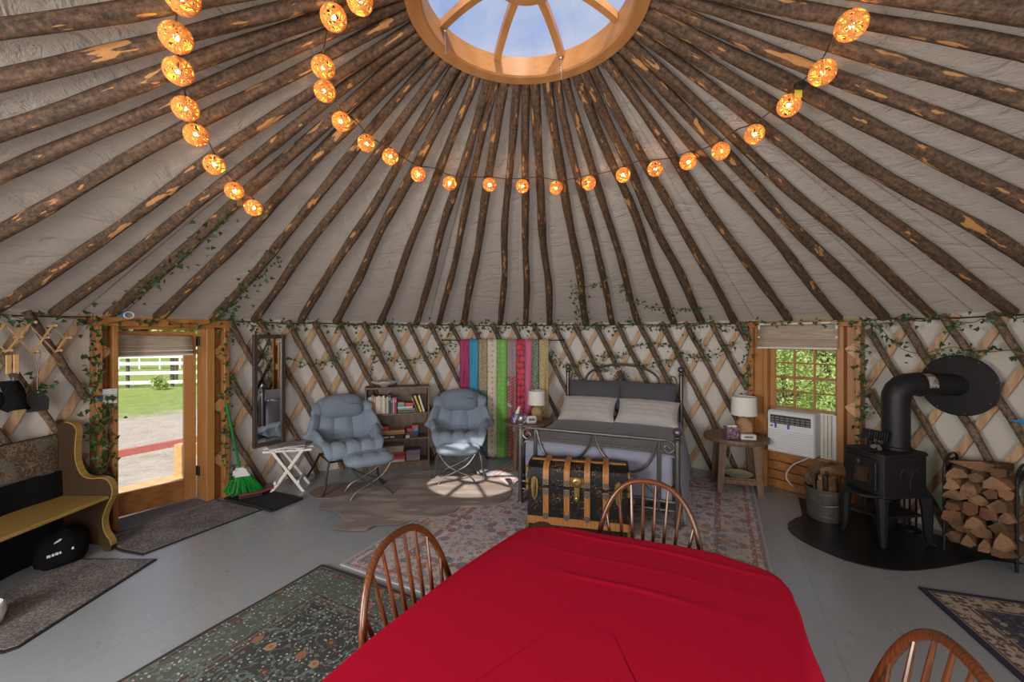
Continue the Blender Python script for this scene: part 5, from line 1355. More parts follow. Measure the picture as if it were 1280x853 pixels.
# front door on the left face (local -x)
dr = [(.045, zb_ + .055), (SDp - .045, zb_ + .055), (SDp - .045, zt_ - .03), (.045, zt_ - .03)]
m = MB(); y0, y1, z0, z1 = .045, SDp - .045, zb_ + .05, zt_ - .025
wy0, wy1, wz0, wz1 = y0 + .045, y1 - .045, z0 + .05, z0 + .19
for q in ((y0, wy0, z0, z1), (wy1, y1, z0, z1), (wy0, wy1, z0, wz0), (wy0, wy1, wz1, z1)): m.bx(-.022, .004, q[0], q[1], q[2], q[3])
dd = obj('stove_door', m, M['iron'], stv)
m = MB(); m.bx(-.012, -.006, wy0, wy1, wz0, wz1); g = G('stove_glass'); obj('door_glass', m, g.bsdf(g.ramp(g.noise(g.co(), 9, 3), [(.4, (.012, .010, .01)), (.6, (.07, .035, .02))]), .12), dd)
m = MB(); m.lathe([(.036, 0), (.038, .006), (.03, .014), (.012, .018), (.012, .03), (.018, .036), (.0, .04)], 20, (0, 0, 0), TR(-.022, SDp / 2 + .03, z1 - .05) @ RY(-pi / 2)); obj('air_control', m, M['blackmetal'], dd)
for zz in (z0 + .04, z1 - .05):
    m = MB(); m.tube([(-.02, y0 - .012, zz - .025), (-.02, y0 - .012, zz + .025)], .011, 10); m.bx(-.024, .0, y0 - .02, y0 + .03, zz - .012, zz + .012, .003); obj('hinge', m, M['blackmetal'], dd)
m = MB(); m.tube([(-.03, y0 - .018, z0 + .02), (-.03, y0 - .018, z1 - .02)], .010, 10); obj('door_handle', m, M['blackmetal'], dd)
# cast relief of a tree on the long side
m = MB(); rd = random.Random(2)
def twig(p, a, L_, r, d):
    q = (p[0] + L_ * cos(a), p[1] + L_ * sin(a)); m.tube([(p[0], -.001, p[1]), (q[0], -.002, q[1])], [r, r * .7], 5)
    if d:
        for s_ in (-.5, .05, .55): twig(q, a + s_ + rd.uniform(-.15, .15), L_ * .68, r * .65, d - 1)
    else: m.ball((q[0], -.001, q[1]), .007, 6, 4)
twig((.27, zb_ + .075), pi / 2, .07, .006, 4)
m.tube([(.06, -.001, zb_ + .065), (.15, -.002, zb_ + .08), (.27, -.002, zb_ + .075), (.40, -.001, zb_ + .085)], .006, 5)
obj('tree_relief', m, M['iron'], stv)
for sx, sy in ((.02, .02), (SWd - .03, .02), (.02, SDp - .02), (SWd - .03, SDp - .02)):
    ox = -.010 if sx < .2 else .02; oy = -.02 if sy < .1 else .02
    m = MB(); L = smooth_pts([(sx, sy, zb_ + .01), (sx + ox * .4, sy + oy * .4, .30), (sx + ox * .6, sy + oy * .6, .12), (sx + ox, sy + oy, .028), (sx + ox * 2.2, sy + oy * 1.8, .004)], 4)
    m.tube(L, [.050 - .030 * min(1, i / (len(L) * .8)) for i in range(len(L))], 8); obj('leg', m, M['iron'], stv)
m = MB(); m.bx(.03, SWd - .03, .04, SDp - .02, .22, .24); obj('heat_shield', m, M['iron'], stv)
# pipe
PX, PY = SO.x + .35 * cos(sa) - .18 * sin(sa), SO.y + .35 * sin(sa) + .18 * cos(sa)
AZp = radians(70); WP = pol(AZp, 4.00, 1.335); zt2 = zt_ + .03
pp = thing('stove_pipe', 'black stove pipe with elbow running from stove to wall disc', 'stove pipe', (PX, PY, zt2))
r_ = .097; dirh = Vector((WP.x - PX, WP.y - PY, 0)); dl = dirh.length; dirh.normalize()
zc = 1.335 - zt2
m = MB(); m.lathe([(r_ + .012, 0), (r_ + .012, .02), (r_, .025), (r_, zc - .15), (r_ + .004, zc - .145)], 36); obj('lower_pipe', m, M['pipe'], pp)
arc = [(0, 0, zc - .15), (0, 0, zc - .12)]
for k in range(1, 5):
    a = pi / 2 * (k - .5) / 4; arc.append(tuple(dirh * (.12 * (1 - cos(a))) + Vector((0, 0, zc - .12 + .12 * sin(a)))))
arc += [tuple(dirh * .13 + Vector((0, 0, zc))), tuple(dirh * .17 + Vector((0, 0, zc)))]
m = MB(); m.tube(arc, r_ + .003, 32); obj('elbow', m, M['pipe'], pp, smooth=14)
m = MB(); m.tube([dirh * .17 + Vector((0, 0, zc)), dirh * (dl) + Vector((0, 0, zc))], r_ - .004, 32); obj('wall_pipe', m, M['pipe'], pp)
m = MB(); m.tube([dirh * .165 + Vector((0, 0, zc)), dirh * .18 + Vector((0, 0, zc))], r_ + .008, 32); obj('collar_band', m, M['pipe'], pp)
m = MB(); e_ = dirh.cross(Vector((0, 0, 1))); N = 10
def lab(u, v):
    a = -.2 + 2.3 * u; return dirh * (.19 + .07 * v) + Vector((0, 0, zc)) + (e_ * cos(a) + Vector((0, 0, 1)) * sin(a)) * (r_ - .002)
m.grid(lab, 12, 2); g = G('rating_label'); obj('metal_label', m, g.bsdf(g.ramp(g.noise(g.co(), 30, 2), [(.45, (.30, .22, .16)), (.55, (.62, .60, .58))]), .3, .5), pp, smooth=60)
dk = thing('wall_thimble', 'large round black disc on the lattice wall around the stove pipe', 'wall disc', pol(AZp, 3.955, 1.335), -AZp)
m = MB(); m.lathe([(.255, 0), (.258, .006), (.25, .012), (.0, .012)], 56, (0, 0, 0), RX(pi / 2)); obj('disc', m, M['blackmetal'], dk)
for k in range(8):
    a = 2 * pi * k / 8 + .2; m = MB(); m.ball((.238 * cos(a), -.014, .238 * sin(a)), .007, 8, 6); obj('screw', m, M['steel'], dk)
# heat powered fan on the stove top
fx = SO + Vector((cos(sa) * .10 - sin(sa) * .17, sin(sa) * .10 + cos(sa) * .17, 0)); fx.z = .008 + zt_ + .022
fn_ = thing('stove_fan', 'small black heat powered fan standing on the wood stove', 'fan', fx, sa - .3)
m = MB(); m.bx(-.06, .06, -.04, .04, 0, .01, .002); m.bx(-.03, .03, -.025, .025, .01, .09, .004); obj('base', m, M['blackmetal'], fn_)
for k in range(8): m = MB(); m.bx(-.075 + .019 * k, -.067 + .019 * k, -.05, .05, .10, .17, .001, RY(.18)); obj('cooling_fin', m, M['blackmetal'], fn_)
m = MB(); m.bx(-.078, .08, -.03, .03, .09, .105, .002, RY(.18)); obj('fin_base', m, M['blackmetal'], fn_)
for k in range(4): m = MB(); m.prism([(.005, -.010), (.045, -.02), (.056, .0), (.04, .018), (.005, .010)], -.0015, .0015, TR(0, -.066, .06) @ RX(pi / 2) @ RZ(k * pi / 2 + .5) @ RX(.5)); obj('blade', m, M['steel'], fn_)
m = MB(); m.lathe([(.014, 0), (.014, .035)], 12, (0, 0, 0), TR(0, -.05, .075) @ RX(pi / 2)); obj('motor', m, M['blackmetal'], fn_)
# bucket with kindling
BK = Vector((3.02, 4.02, .008))
bk = thing('bucket', 'dented galvanised metal bucket by the wood stove, full of kindling', 'bucket', BK)
m = MB(); m.lathe([(.0, .006), (.140, .0), (.145, .012), (.168, .285), (.176, .297), (.172, .302), (.162, .29), (.138, .02), (.0, .016)], 36); m.f = m.f[:-2]; obj('body', m, M['galv'], bk)
for zz, rr_ in ((.05, .150), (.26, .168)):
    m = MB(); m.tube([((rr_) * cos(2 * pi * i / 36), (rr_) * sin(2 * pi * i / 36), zz) for i in range(36)], .0045, 6, closed=True); obj('hoop', m, M['galv'], bk)
a = radians(-62); m = MB(); m.lathe([(.024, 0), (.022, .006), (.008, .01)], 16, (0, 0, 0), TR(.168 * cos(a), .168 * sin(a), .225) @ RZ(a) @ RY(pi / 2)); obj('handle_boss', m, M['chrome'], bk)
m = MB(); m.tube(smooth_pts([(.19 * cos(a), .19 * sin(a), .24), (.21 * cos(a - .5), .21 * sin(a - .5), .20), (.21 * cos(a - 1.2), .21 * sin(a - 1.2), .17), (.20 * cos(a - 2.0), .20 * sin(a - 2.0), .2)], 4), .005, 6); obj('bail_handle', m, M['steel'], bk)
def splitmat(name, a, b):
    g = G(name); f = g.noise(g.co(scale=(30, 5, 30), rnd=True), 2, 4, .7); r2 = g.noise(g.co(rnd=True), 5, 3)
    rn = g.node('ShaderNodeObjectInfo').outputs['Random']
    c = g.mix(f, a, b); c = g.mix(g.ramp(r2, [(.5, 0.0), (.62, .8)]), c, tuple(q * .5 for q in a))
    c = g.mix(g.ma('MULTIPLY', rn, .75), c, tuple(q * .45 for q in a))
    return g.bsdf(c, .8, 0, g.bump(g.ma('ADD', f, r2), .8, .012))
M['split'] = splitmat('split_wood', (.22, .11, .055), (.50, .29, .15)); M['splitb'] = splitmat('split_wood_red', (.17, .07, .03), (.42, .20, .09))
M['split_old'] = wood('split_wood_old', (.20, .10, .05), (.42, .235, .12), .75, (8, 8, 8), .3)
M['logbark'] = bark_mat('log_bark', (6, 14, 14), (.035, .024, .017), (.12, .08, .055), .7)
rd = random.Random(9)
for k in range(16):
    row = k // 8; x_ = -.10 + .028 * (k % 8); y_ = -.075 + .065 * row + rd.uniform(-.012, .012)
    o = MB(); w2 = rd.uniform(.011, .018); h_ = rd.uniform(.36, .43)
    o.prism([(-w2, -w2), (w2, -w2 * .7), (w2 * .3, w2 * 1.2)], 0, h_, RX(rd.uniform(-.08, .06)) @ RY(rd.uniform(-.09, .09)) @ RZ(rd.uniform(0, 3)))
    s_ = obj('kindling_stick', o, M['split'], None, BK + Vector((x_, y_, .022))); tag(s_, 'thin kindling stick in the %s row of the galvanised bucket, %s from the left' % (('front', 'back')[row], ORD[k % 8]), 'kindling', 'kindling in the bucket')
for k, (x_, y_, z_, a) in enumerate(((-.02, .10, .40, .5), (.07, .085, .415, -.35))):
    o = MB(); o.prism([(-.05, -.03), (.05, -.035), (.06, .01), (.0, .045), (-.055, .01)], -.15, .15, RZ(a) @ RY(pi / 2 - .25)); s_ = obj('split_log', o, M['logbark'] if k == 0 else M['split'], None, BK + Vector((x_, y_, z_)))
    tag(s_, ('dark bark covered split log lying across the top of the bucket' if k == 0 else 'pale split log slab lying across the top of the bucket'), 'log')

# ------------------------------------------------------------------ firewood rack
RO = Vector((3.535, 3.40, .008)); ra = atan2(-.866, .5); RWd, RDp, RHh = .36, .32, .66     # local x along the front, y into the wall
rk = thing('firewood_rack', 'black iron firewood rack with arched ends at the right wall', 'firewood rack', RO, ra)
def rkbar(name, pts, r=.009): m = MB(); m.tube(pts, r, 8); return obj(name, m, M['blackmetal'], rk)
for x_ in (-.012, RWd + .012):
    for y_ in (0, RDp): rkbar('post', [(x_, y_, 0), (x_, y_, RHh + (.05 if y_ else 0))], .011)
    rkbar('end_arch', [(x_, RDp * (.5 - .5 * cos(pi * i / 16)), RHh + .085 * sin(pi * i / 16) + .04 * (i / 16)) for i in range(17)], .010)
    rkbar('end_rail', [(x_, 0, RHh - .02), (x_, RDp, RHh + .03)], .008); rkbar('end_rail', [(x_, 0, .10), (x_, RDp, .10)], .008)
    for k in range(3): rkbar('end_scroll', [(x_, RDp * (.25 + .25 * k) + .035 * cos(q), RHh + .035 + .03 * sin(q)) for q in [2 * pi * i / 12 for i in range(13)]], .006)
    rkbar('end_rail', [(x_, 0, .40), (x_, RDp, .40)], .007)
for y_ in (0.02, RDp - .02): rkbar('base_rail', [(-.012, y_, .085), (RWd + .012, y_, .085)], .010)
rd = random.Random(17); z_ = .10
rown = ['bottom', 'second', 'third', 'fourth', 'fifth', 'sixth', 'seventh', 'top']
rk_ax = Vector((cos(ra), sin(ra), 0)); rk_ay = Vector((-sin(ra), cos(ra), 0))
def log_at(x_, z_, w_, h_, kind, label, y_=0.0, L_=.36, rot=0.0):
    o = MB()
    if kind == 0: P = [(-w_ / 2, -h_ * .48), (w_ * .1, -h_ * .52), (w_ / 2, -h_ * .2), (w_ * .22, h_ * .35), (-w_ * .12, h_ * .56), (-w_ * .42, .0)]
    elif kind == 1: P = [(-w_ / 2, -h_ * .35), (0, -h_ / 2), (w_ / 2, -h_ * .2), (w_ * .42, h_ / 2), (-w_ * .38, h_ * .42)]
    elif kind == 2: P = [(w_ / 2 * cos(q) * (1 + .08 * sin(3 * q)), h_ / 2 * sin(q)) for q in [2 * pi * i / 12 for i in range(12)]]
    else: P = [(-w_ * .5, -h_ * .1), (-w_ * .1, -h_ * .55), (w_ * .5, -h_ * .35), (w_ * .42, h_ * .3), (w_ * .05, h_ * .5)]
    P = [(p[0] * rd.uniform(.85, 1.12), p[1] * rd.uniform(.85, 1.12)) for p in P]; k = len(P); vs = []; fs = []
    NS = 5
    for i in range(NS + 1):
        t_ = i / NS; sc_ = 1 + rd.uniform(-.12, .10); dx, dz = rd.uniform(-.004, .004), rd.uniform(-.004, .004)
        for p in P: vs.append((p[0] * sc_ * (.96 if i in (0, NS) else 1) + dx, -.03 + t_ * L_ + rd.uniform(-.016, .012), p[1] * sc_ + dz + rd.uniform(-.006, .006)))
    for i in range(NS):
        for j in range(k): fs.append((i * k + j, i * k + (j + 1) % k, (i + 1) * k + (j + 1) % k, (i + 1) * k + j))
    fs.append(tuple(range(k))[::-1]); fs.append(tuple(NS * k + j for j in range(k)))
    o.add(vs, fs)
    wp = RO + rk_ax * x_ + rk_ay * y_ + Vector((0, 0, z_))
    s_ = obj('firewood_log', o, [M['split'], M['splitb'], M['splitb'], M['split']][kind], None, wp, ra + rot, 25)
    if kind != 2: s_.data.materials.append(M['logbark']);
    if kind in (0, 3):
        for pi_, p_ in enumerate(s_.data.polygons):
            if pi_ < NS * k and pi_ % k == 0: p_.material_index = 1
    return tag(s_, label, 'log', 'firewood stacked in the rack')
for r_i in range(7):
    hh = .084; nl = (4, 3, 3, 4, 3, 4, 3)[r_i]
    for k in range(nl):
        w_ = RWd / nl * rd.uniform(.95, 1.25); x_ = RWd / nl * (k + .5 + (.12 if r_i % 2 else -.06)) + rd.uniform(-.012, .012)
        log_at(x_, z_ + hh / 2 + rd.uniform(-.006, .006), w_, hh * rd.uniform(.95, 1.3), rd.choice((0, 1, 3, 0, 3)) if not (r_i == 5 and k == 3) else 2,
               'split firewood log in the %s row of the rack, %s from the stove side' % (rown[r_i], ORD[k]), rd.uniform(-.075, .03), rd.uniform(.28, .36), rd.uniform(-.25, .25))
    z_ += hh
log_at(.17, z_ + .035, .30, .06, 3, 'long split log lying crosswise on top of the firewood stack', .10, .10, 0)
log_at(.29, z_ + .03, .09, .07, 1, 'short split log on top of the firewood stack at the right', .0, .30, .05)
# poker stand and coal bucket behind the stove
pk = thing('fire_tools', 'black fireplace tools standing between the stove and the firewood rack', 'fire tools', (3.60, 3.78, .008))
m = MB(); m.lathe([(.08, 0), (.08, .012), (.02, .02)], 20); obj('base', m, M['blackmetal'], pk)
for k, (dx, dy, h_) in enumerate(((0, 0, .50), (.03, -.03, .46), (-.03, .02, .44))):
    m = MB(); m.tube([(dx, dy, .01), (dx, dy, h_)], .008, 8); m.ball((dx, dy, h_), .014, 8, 6); obj('tool', m, M['blackmetal'], pk)
cb_ = thing('ash_bucket', 'small black ash bucket behind the wood stove legs', 'bucket', (3.46, 3.90, .008))
m = MB(); m.lathe([(.10, 0), (.105, .01), (.125, .24), (.13, .25), (.12, .245), (.0, .03)], 28); obj('body', m, M['blackmetal'], cb_)
m = MB(); m.tube([(.125 * cos(pi * i / 14), 0, .24 + .07 * sin(pi * i / 14)) for i in range(15)], .004, 6); obj('handle', m, M['steel'], cb_)
# a blue plastic thing clipped on the lattice at the far right
hb = thing('dustpan', 'blue plastic dustpan hanging on the lattice at the right edge', 'dustpan', pol(circ(1290, 3.86)[2], 3.88, 1.10), -circ(1290, 3.86)[2])
m = MB(); m.prism([(-.13, .01), (-.02, .035), (.12, .04), (.12, -.02), (-.02, -.015)], -.02, .012, RX(pi / 2)); obj('pan', m, plain('blue_plastic', (.02, .20, .42), .4), hb); m = MB(); m.tube([(.1, 0, .01), (.1, .09, .03)], .012, 8); obj('handle', m, bpy.data.materials['blue_plastic'], hb)

# ------------------------------------------------------------------ wooden bench at the left
be = thing('bench', 'wooden settle bench with scrolled end and patterned fabric back at left', 'bench', (-3.27, 3.42, 0))
# local: x toward the wall is negative, the bench runs along -y
E_ = [(0.0, .0), (-.055, .0), (-.055, .012), (-.12, .06), (-.40, .06), (-.42, .0), (-.45, .0), (-.45, .98), (-.42, 1.035), (-.37, 1.055), (-.31, 1.04), (-.275, .99), (-.28, .90), (-.285, .80), (-.27, .70), (-.225, .62), (-.15, .595), (-.08, .60), (-.02, .58), (.015, .52), (.012, .45), (-.03, .36), (-.06, .26), (-.045, .16), (-.005, .10), (.012, .05)]
Es = [(p.x, p.y) for p in smooth_pts([(p[0], p[1], 0) for p in E_], 4)]
m = MB(); m.prism(Es, -.022, .022, Matrix(((1, 0, 0, 0), (0, 0, 1, 0), (0, 1, 0, 0), (0, 0, 0, 1)))); o = obj('scrolled_end', m, M['benchdark'], be)
m = MB(); rim = [p for p in smooth_pts([(p[0], 0, p[1]) for p in E_[9:]], 4)]; m.strip(rim, (0, 1, 0), .05, [(Vector((0, 1, 0)).cross((rim[min(i + 1, len(rim) - 1)] - rim[max(i - 1, 0)]).normalized())) for i in range(len(rim))], .008); obj('rounded_edge', m, M['benchwood'], o)
m = MB(); m.bx(-.43, .0, -1.75, -.022, .43, .458, .008); obj('seat', m, M['benchwood'], be)
m = MB(); m.bx(-.455, -.425, -1.75, -.022, .66, .96, .006); bk_ = obj('back_board', m, M['benchdark'], be)
g = G('scroll_fabric'); v = g.co(); y_ = g.noise(v, 9, 2, .45, 2.6); ln = g.ramp(g.ma('ABSOLUTE', g.ma('SUBTRACT', y_, .5)), [(0, 1.0), (.018, 1.0), (.032, 0.0)]); y2 = g.noise(v, 15, 2, .4, 2.2); ln2 = g.ramp(g.ma('ABSOLUTE', g.ma('SUBTRACT', y2, .47)), [(0, 1.0), (.02, 1.0), (.03, 0.0)])
c = g.mix(g.ramp(g.noise(v, 7, 1), [(.58, 0.0), (.62, .8)]), (.085, .055, .04), (.10, .14, .135)); c = g.mix(ln, c, (.26, .185, .11)); c = g.mix(ln2, c, (.20, .14, .085))
m = MB(); m.grid(lambda u, v: Vector((-.422 + .026 * (sin(pi * u) ** .3 * sin(pi * v) ** .3), -1.75 + 1.725 * u, .665 + .29 * v)), 30, 10); obj('fabric_panel', m, g.bsdf(c, .85, 0, g.bump(ln, .3, .006)), bk_, smooth=60)
m = MB(); m.grid(lambda u, v: Vector((-.40 + .03 * v + .012 * sin(u * 21), -1.75 + 1.72 * u, .665 - .655 * v)), 40, 10); o = obj('black_drape', m, M['blackcloth'], be, smooth=60)
bg = thing('black_bag', 'black soft bag with white lettering under the bench', 'bag', (-3.46, 3.20, .0), radians(50))
m = MB()
def bagf(u, v):
    a = 2 * pi * u; ph = -pi / 2 + pi * v; sg = lambda x, p: math.copysign(abs(x) ** p, x)
    r = 1 + .06 * sin(5 * a + 3 * v) ; z = .13 + .14 * sg(sin(ph), .8) + .03 * cos(a + 1) * v + .012 * sin(4 * a)
    return Vector((.16 * sg(cos(ph), .6) * cos(a) * r * (1.1 - .4 * v), .12 * sg(cos(ph), .6) * sin(a) * r, max(.004, z)))
m.grid(bagf, 30, 14); obj('bag_body', m, M['blackcloth'], bg, smooth=70)
m = MB()
for k, (x_, w_) in enumerate(((-.075, .02), (-.05, .014), (-.032, .016), (-.012, .012), (.004, .02), (.028, .012), (.044, .02))): m.bx(x_, x_ + w_, -.118, -.112, .118 + .003 * k, .136 + .003 * k, 0, RZ(0))
obj('lettering', m, M['paper'], bg); m = MB(); m.tube(smooth_pts([(-.04, -.09, .2), (-.01, -.105, .225), (.02, -.09, .235), (.03, -.05, .24)], 4), .008, 6); obj('strap', m, M['white'], bg)
# a pale rounded thing just inside the left edge
m = MB(); m.lathe([(.0, 0), (.05, 0), (.085, .03), (.10, .08), (.095, .13), (.085, .14), (.08, .13), (.0, .03)], 28)
tag(obj('pet_bowl', m, M['plastic'], None, (-3.13, 2.46, .016)), 'pale rounded bowl on the grey mat at the left edge', 'bowl')

# ------------------------------------------------------------------ things hanging left of the door
aP = circ(38, 3.86)[2]; FP = Face(aP, 3.875)
pr = thing('peg_rack', 'folding wooden accordion peg rack on the lattice left of the door', 'peg rack', FP.p, -aP)
q = lambda x_, y_: FP.xz(x_, y_)
pg = [(-15, 404), (7, 440), (-10, 440)]
for L in [((7, 440), (37, 403.5)), ((40, 441), (63.5, 408)), ((69, 440), (81, 422)), ((-26, 441), (4, 406))]:
    a, b = q(*L[0]), q(*L[1]); m = MB(); m.strip([(a[0], -.012, a[1]), (b[0], -.012, b[1])], (1, 0, .9), .030, (0, 1, 0), .012); obj('slat', m, M['pine_pale'], pr)
for L in [((4, 404), (40, 441)), ((35, 405), (69, 440)), ((63, 407), (82, 424)), ((-28, 404), (7, 440))]:
    a, b = q(*L[0]), q(*L[1]); m = MB(); m.strip([(a[0], 0, a[1]), (b[0], 0, b[1])], (1, 0, -.9), .030, (0, 1, 0), .012); obj('slat', m, M['slat'], pr)
for P_ in ((7, 439), (40, 440), (69, 439), (20, 422), (53, 423), (81, 423), (37, 404), (63, 408)):
    a = q(*P_); m = MB(); m.tube([(a[0], .02, a[1]), (a[0], -.07, a[1] + .006)], .008, 8); m.ball((a[0], -.072, a[1] + .006), .012, 8, 6); obj('peg', m, M['slat'], pr)
a = q(40, 442); pd = thing('black_leather_paddle', 'flat black paddle hanging by a twisted cord from the peg rack', 'paddle', FP.world(a[0], -.06, a[1]), -aP)
zz = -(q(40, 442)[1] - q(40, 487)[1]); m = MB(); m.tube([(-.02, 0, -.0), (-.002, 0, zz * .45), (0, 0, zz)], .0035, 6); m.tube([(.02, 0, -.0), (.003, 0, zz * .45), (.002, .004, zz)], .0035, 6); m.tube([(-.02, 0, 0), (0, 0, .012), (.02, 0, 0)], .0035, 6); obj('twisted_cord', m, M['steel'], pd)
hh = q(40, 487)[1] - q(40, 514)[1]; m = MB(); m.prism([(-.058, -hh), (.062, -hh), (.066, -hh * .45), (.016, 0), (-.016, 0), (-.062, -hh * .42)], -.006, .006, TR(0, 0, zz) @ RX(pi / 2)); obj('blade', m, M['dark'], pd)
m = MB(); m.ball((0, -.009, zz - .02), .006, 8, 6); obj('rivet', m, M['chrome'], pd)
a = q(8, 445); gl_ = thing('black_gloves', 'black work gloves hanging from a wooden clip under the peg rack', 'gloves', FP.world(a[0], -.06, a[1]), -aP)
z1, z2, z3 = [q(8, y_)[1] - a[1] for y_ in (468, 476, 512)]
m = MB(); m.bx(-.035, -.004, -.012, .0, z1, .01, .003); m.bx(.004, .035, -.012, .0, z1, .01, .003); obj('wooden_clip', m, M['pine_pale'], gl_)
m = MB(); m.bx(-.02, .02, -.016, -.012, z1 - .02, z1 + .01); m.tube([(0, -.014, z1 - .02), (0, -.014, z2 - .01)], .012, 8); obj('metal_clip', m, M['steel'], gl_)
def glv(u, v):
    a = 2 * pi * u; r = .042 + .032 * v + .014 * sin(3 * a + 7 * v); return Vector((r * cos(a) - .015 + .03 * v, .04 * sin(a) * (1 + .4 * v) - .01, z2 + (z3 - z2) * v + .012 * sin(3 * a) * v))
m = MB(); m.grid(glv, 24, 12); m.f.append(tuple(12 * 25 + i for i in range(24))); m.f.append(tuple(range(24))); obj('glove', m, M['blackcloth'], gl_, smooth=60)
m = MB(); m.ball((-.085, -.01, (z2 + z3) / 2 - .02), (.05, .035, .06), 14, 10); m.tube([(-.1, 0, z3 + .02), (-.11, 0, z3 - .03)], [.03, .022], 10); obj('glove', m, M['blackcloth'], gl_)

# ------------------------------------------------------------------ mirror, broom, folding table
aM = circ(335, 3.86)[2]; FM = Face(aM, 3.85)
mi = thing('wall_mirror', 'tall narrow mirror in a dark wood frame on the lattice', 'mirror', FM.p, -aM + radians(9))
x0, x1 = FM.xz(314.5)[0], FM.xz(357)[0]; z0, z1 = FM.xz(336, 557)[1], FM.xz(336, 418.5)[1]; fw_ = .045
M['mframe'] = plain('mirror_frame', (.05, .035, .03), .45, 0, .2, 60, .1)
for q_ in ((x0, x0 + fw_, z0, z1), (x1 - fw_, x1, z0, z1)): part('frame_side', M['mframe'], mi, (q_[0], q_[1], -.022, .012, q_[2], q_[3]))
for q_ in ((x0 + fw_, x1 - fw_, z0, z0 + fw_), (x0 + fw_, x1 - fw_, z1 - fw_, z1)): part('frame_rail', M['mframe'], mi, (q_[0], q_[1], -.022, .012, q_[2], q_[3]))
part('mirror_glass', M['mirror'], mi, (x0 + fw_, x1 - fw_, -.006, .0, z0 + fw_, z1 - fw_), b=0); part('backing', M['mframe'], mi, (x0 + .01, x1 - .01, .004, .012, z0 + .01, z1 - .01), b=0)
bt = fl(305, 622, 0); tp_ = wallpt(283, 505, 3.72)
br = thing('broom', 'green handled angle broom with green bristles leaning by the door', 'broom', (bt.x, bt.y, .02))
hd_ = Vector((fl(301, 592, .27)).to_tuple()) - br.location; top_ = tp_ - br.location
up_ = (top_ - hd_).normalized()
m = MB(); m.tube([hd_ + up_ * .0, top_], .0125, 10); obj('handle', m, M['greenpole'], br)
rt = Vector((cos(.55), sin(.55) * .8, 0)).normalized(); fw2 = rt.cross(up_)
m = MB()
for i_, (d_, w_) in enumerate(((.06, .045), (.02, .085), (-.03, .10), (-.04, .10))): pass
m.strip([hd_ + up_ * .075, hd_ + up_ * .05, hd_ - up_ * .01, hd_ - up_ * .03], rt, [.07, .12, .15, .17], fw2, .045); obj('broom_head', m, M['white'], br)
m = MB(); rd = random.Random(6)
for k in range(320):
    u = rd.uniform(-1, 1); a_ = hd_ - up_ * .03 + rt * u * .082 + fw2 * rd.uniform(-.018, .018); b_ = a_ + rt * (u * .085 + rd.gauss(0, .018)) - up_ * (.205 + .03 * u + rd.uniform(-.02, .02)) + fw2 * rd.gauss(0, .025)
    if b_.z < .002: b_.z = .002
    c_ = (a_ + b_) / 2 + rt * rd.gauss(0, .008); m.tube([a_, c_, b_], [.004, .0035, .003], 4)
o = obj('bristles', m, M['green'], br); o['kind'] = 'stuff'
tq = fl(316, 621, .015)
du = thing('brush', 'black and red hand brush lying in the boot tray', 'brush', tq, radians(35))
m = MB(); m.bx(-.13, .10, -.02, .02, .025, .045, .008); m.tube([(.09, 0, .035), (.2, .03, .05)], .013, 8); obj('brush_back', m, plain('brush_red', (.30, .03, .05), .4), du); m = MB(); m.bx(-.13, .09, -.025, .025, 0, .027, .004); obj('bristle_block', m, M['dark'], du)
ftc = Vector((fl(361, 612).x, fl(361, 612).y + .03, 0)); fa = radians(14)
fo = thing('folding_table', 'small white slatted folding table between the mirror and the left chair', 'table', ftc, fa)
zt_f = .475
m = MB(); n_s = 6
OUT = lambda x_: .19 * sqrt(max(0, 1 - (abs(x_) / .27) ** 3.5))
for k in range(n_s):
    xa, xb = -.265 + .53 / n_s * k + .003, -.265 + .53 / n_s * (k + 1) - .003; ya = max(.05, min(OUT(xa), OUT(xb))) ; m = MB(); m.bx(xa, xb, -ya, ya, zt_f, zt_f + .016, .004); obj('table_slat', m, M['white'], fo)
m = MB(); m.bx(-.25, .25, -.12, -.095, zt_f - .025, zt_f); m.bx(-.25, .25, .095, .12, zt_f - .025, zt_f); obj('batten', m, M['white'], fo)
for sy in (-1, 1):
    for s_ in (-1, 1):
        m = MB(); m.strip([(s_ * .17, sy * (.125 + .012 * s_), 0), (-s_ * .15, sy * (.115 + .012 * s_), zt_f - .01)], (1, 0, 0), .035, (0, 1, 0), .016); obj('leg', m, M['white'], fo)
for s_ in (-1, 1):
    m = MB(); m.bx(s_ * .12 - .012, s_ * .12 + .012, -.15, .15, .10, .135); obj('cross_slat', m, M['white'], fo)
mgs = [('white magazine lying at the left on the folding table', (-.13, -.02), (.21, .28), .5, (.62, .62, .62), .014), ('dark red magazine lying at the right on the folding table', (.11, .0), (.21, .27), -.2, (.16, .07, .07), .008), ('pale magazine lying on top of the dark magazine on the folding table', (.06, .03), (.19, .25), .15, (.46, .42, .44), .006)]
for k, (lab, p, sz, a_, c_, th) in enumerate(mgs):
    wp = ftc + Vector((cos(fa) * p[0] - sin(fa) * p[1], sin(fa) * p[0] + cos(fa) * p[1], zt_f + .016 + (.009 if k == 2 else 0)))
    t = thing('magazine', lab, 'magazine', wp, fa + a_, 'magazines on the folding table')
    m = MB(); m.bx(-sz[0] / 2, sz[0] / 2, -sz[1] / 2, sz[1] / 2, 0, th); g = G('mag_%d' % k); obj('pages', m, M['paper'], t)
    m = MB(); m.bx(-sz[0] / 2, sz[0] / 2, -sz[1] / 2, sz[1] / 2, th, th + .0015); f = g.noise(g.co(), 14, 2); obj('cover', m, g.bsdf(g.ramp(f, [(.42, c_), (.55, tuple(q_ * .55 for q_ in c_)), (.62, (.35, .33, .33))], 'CONSTANT'), .4), t)
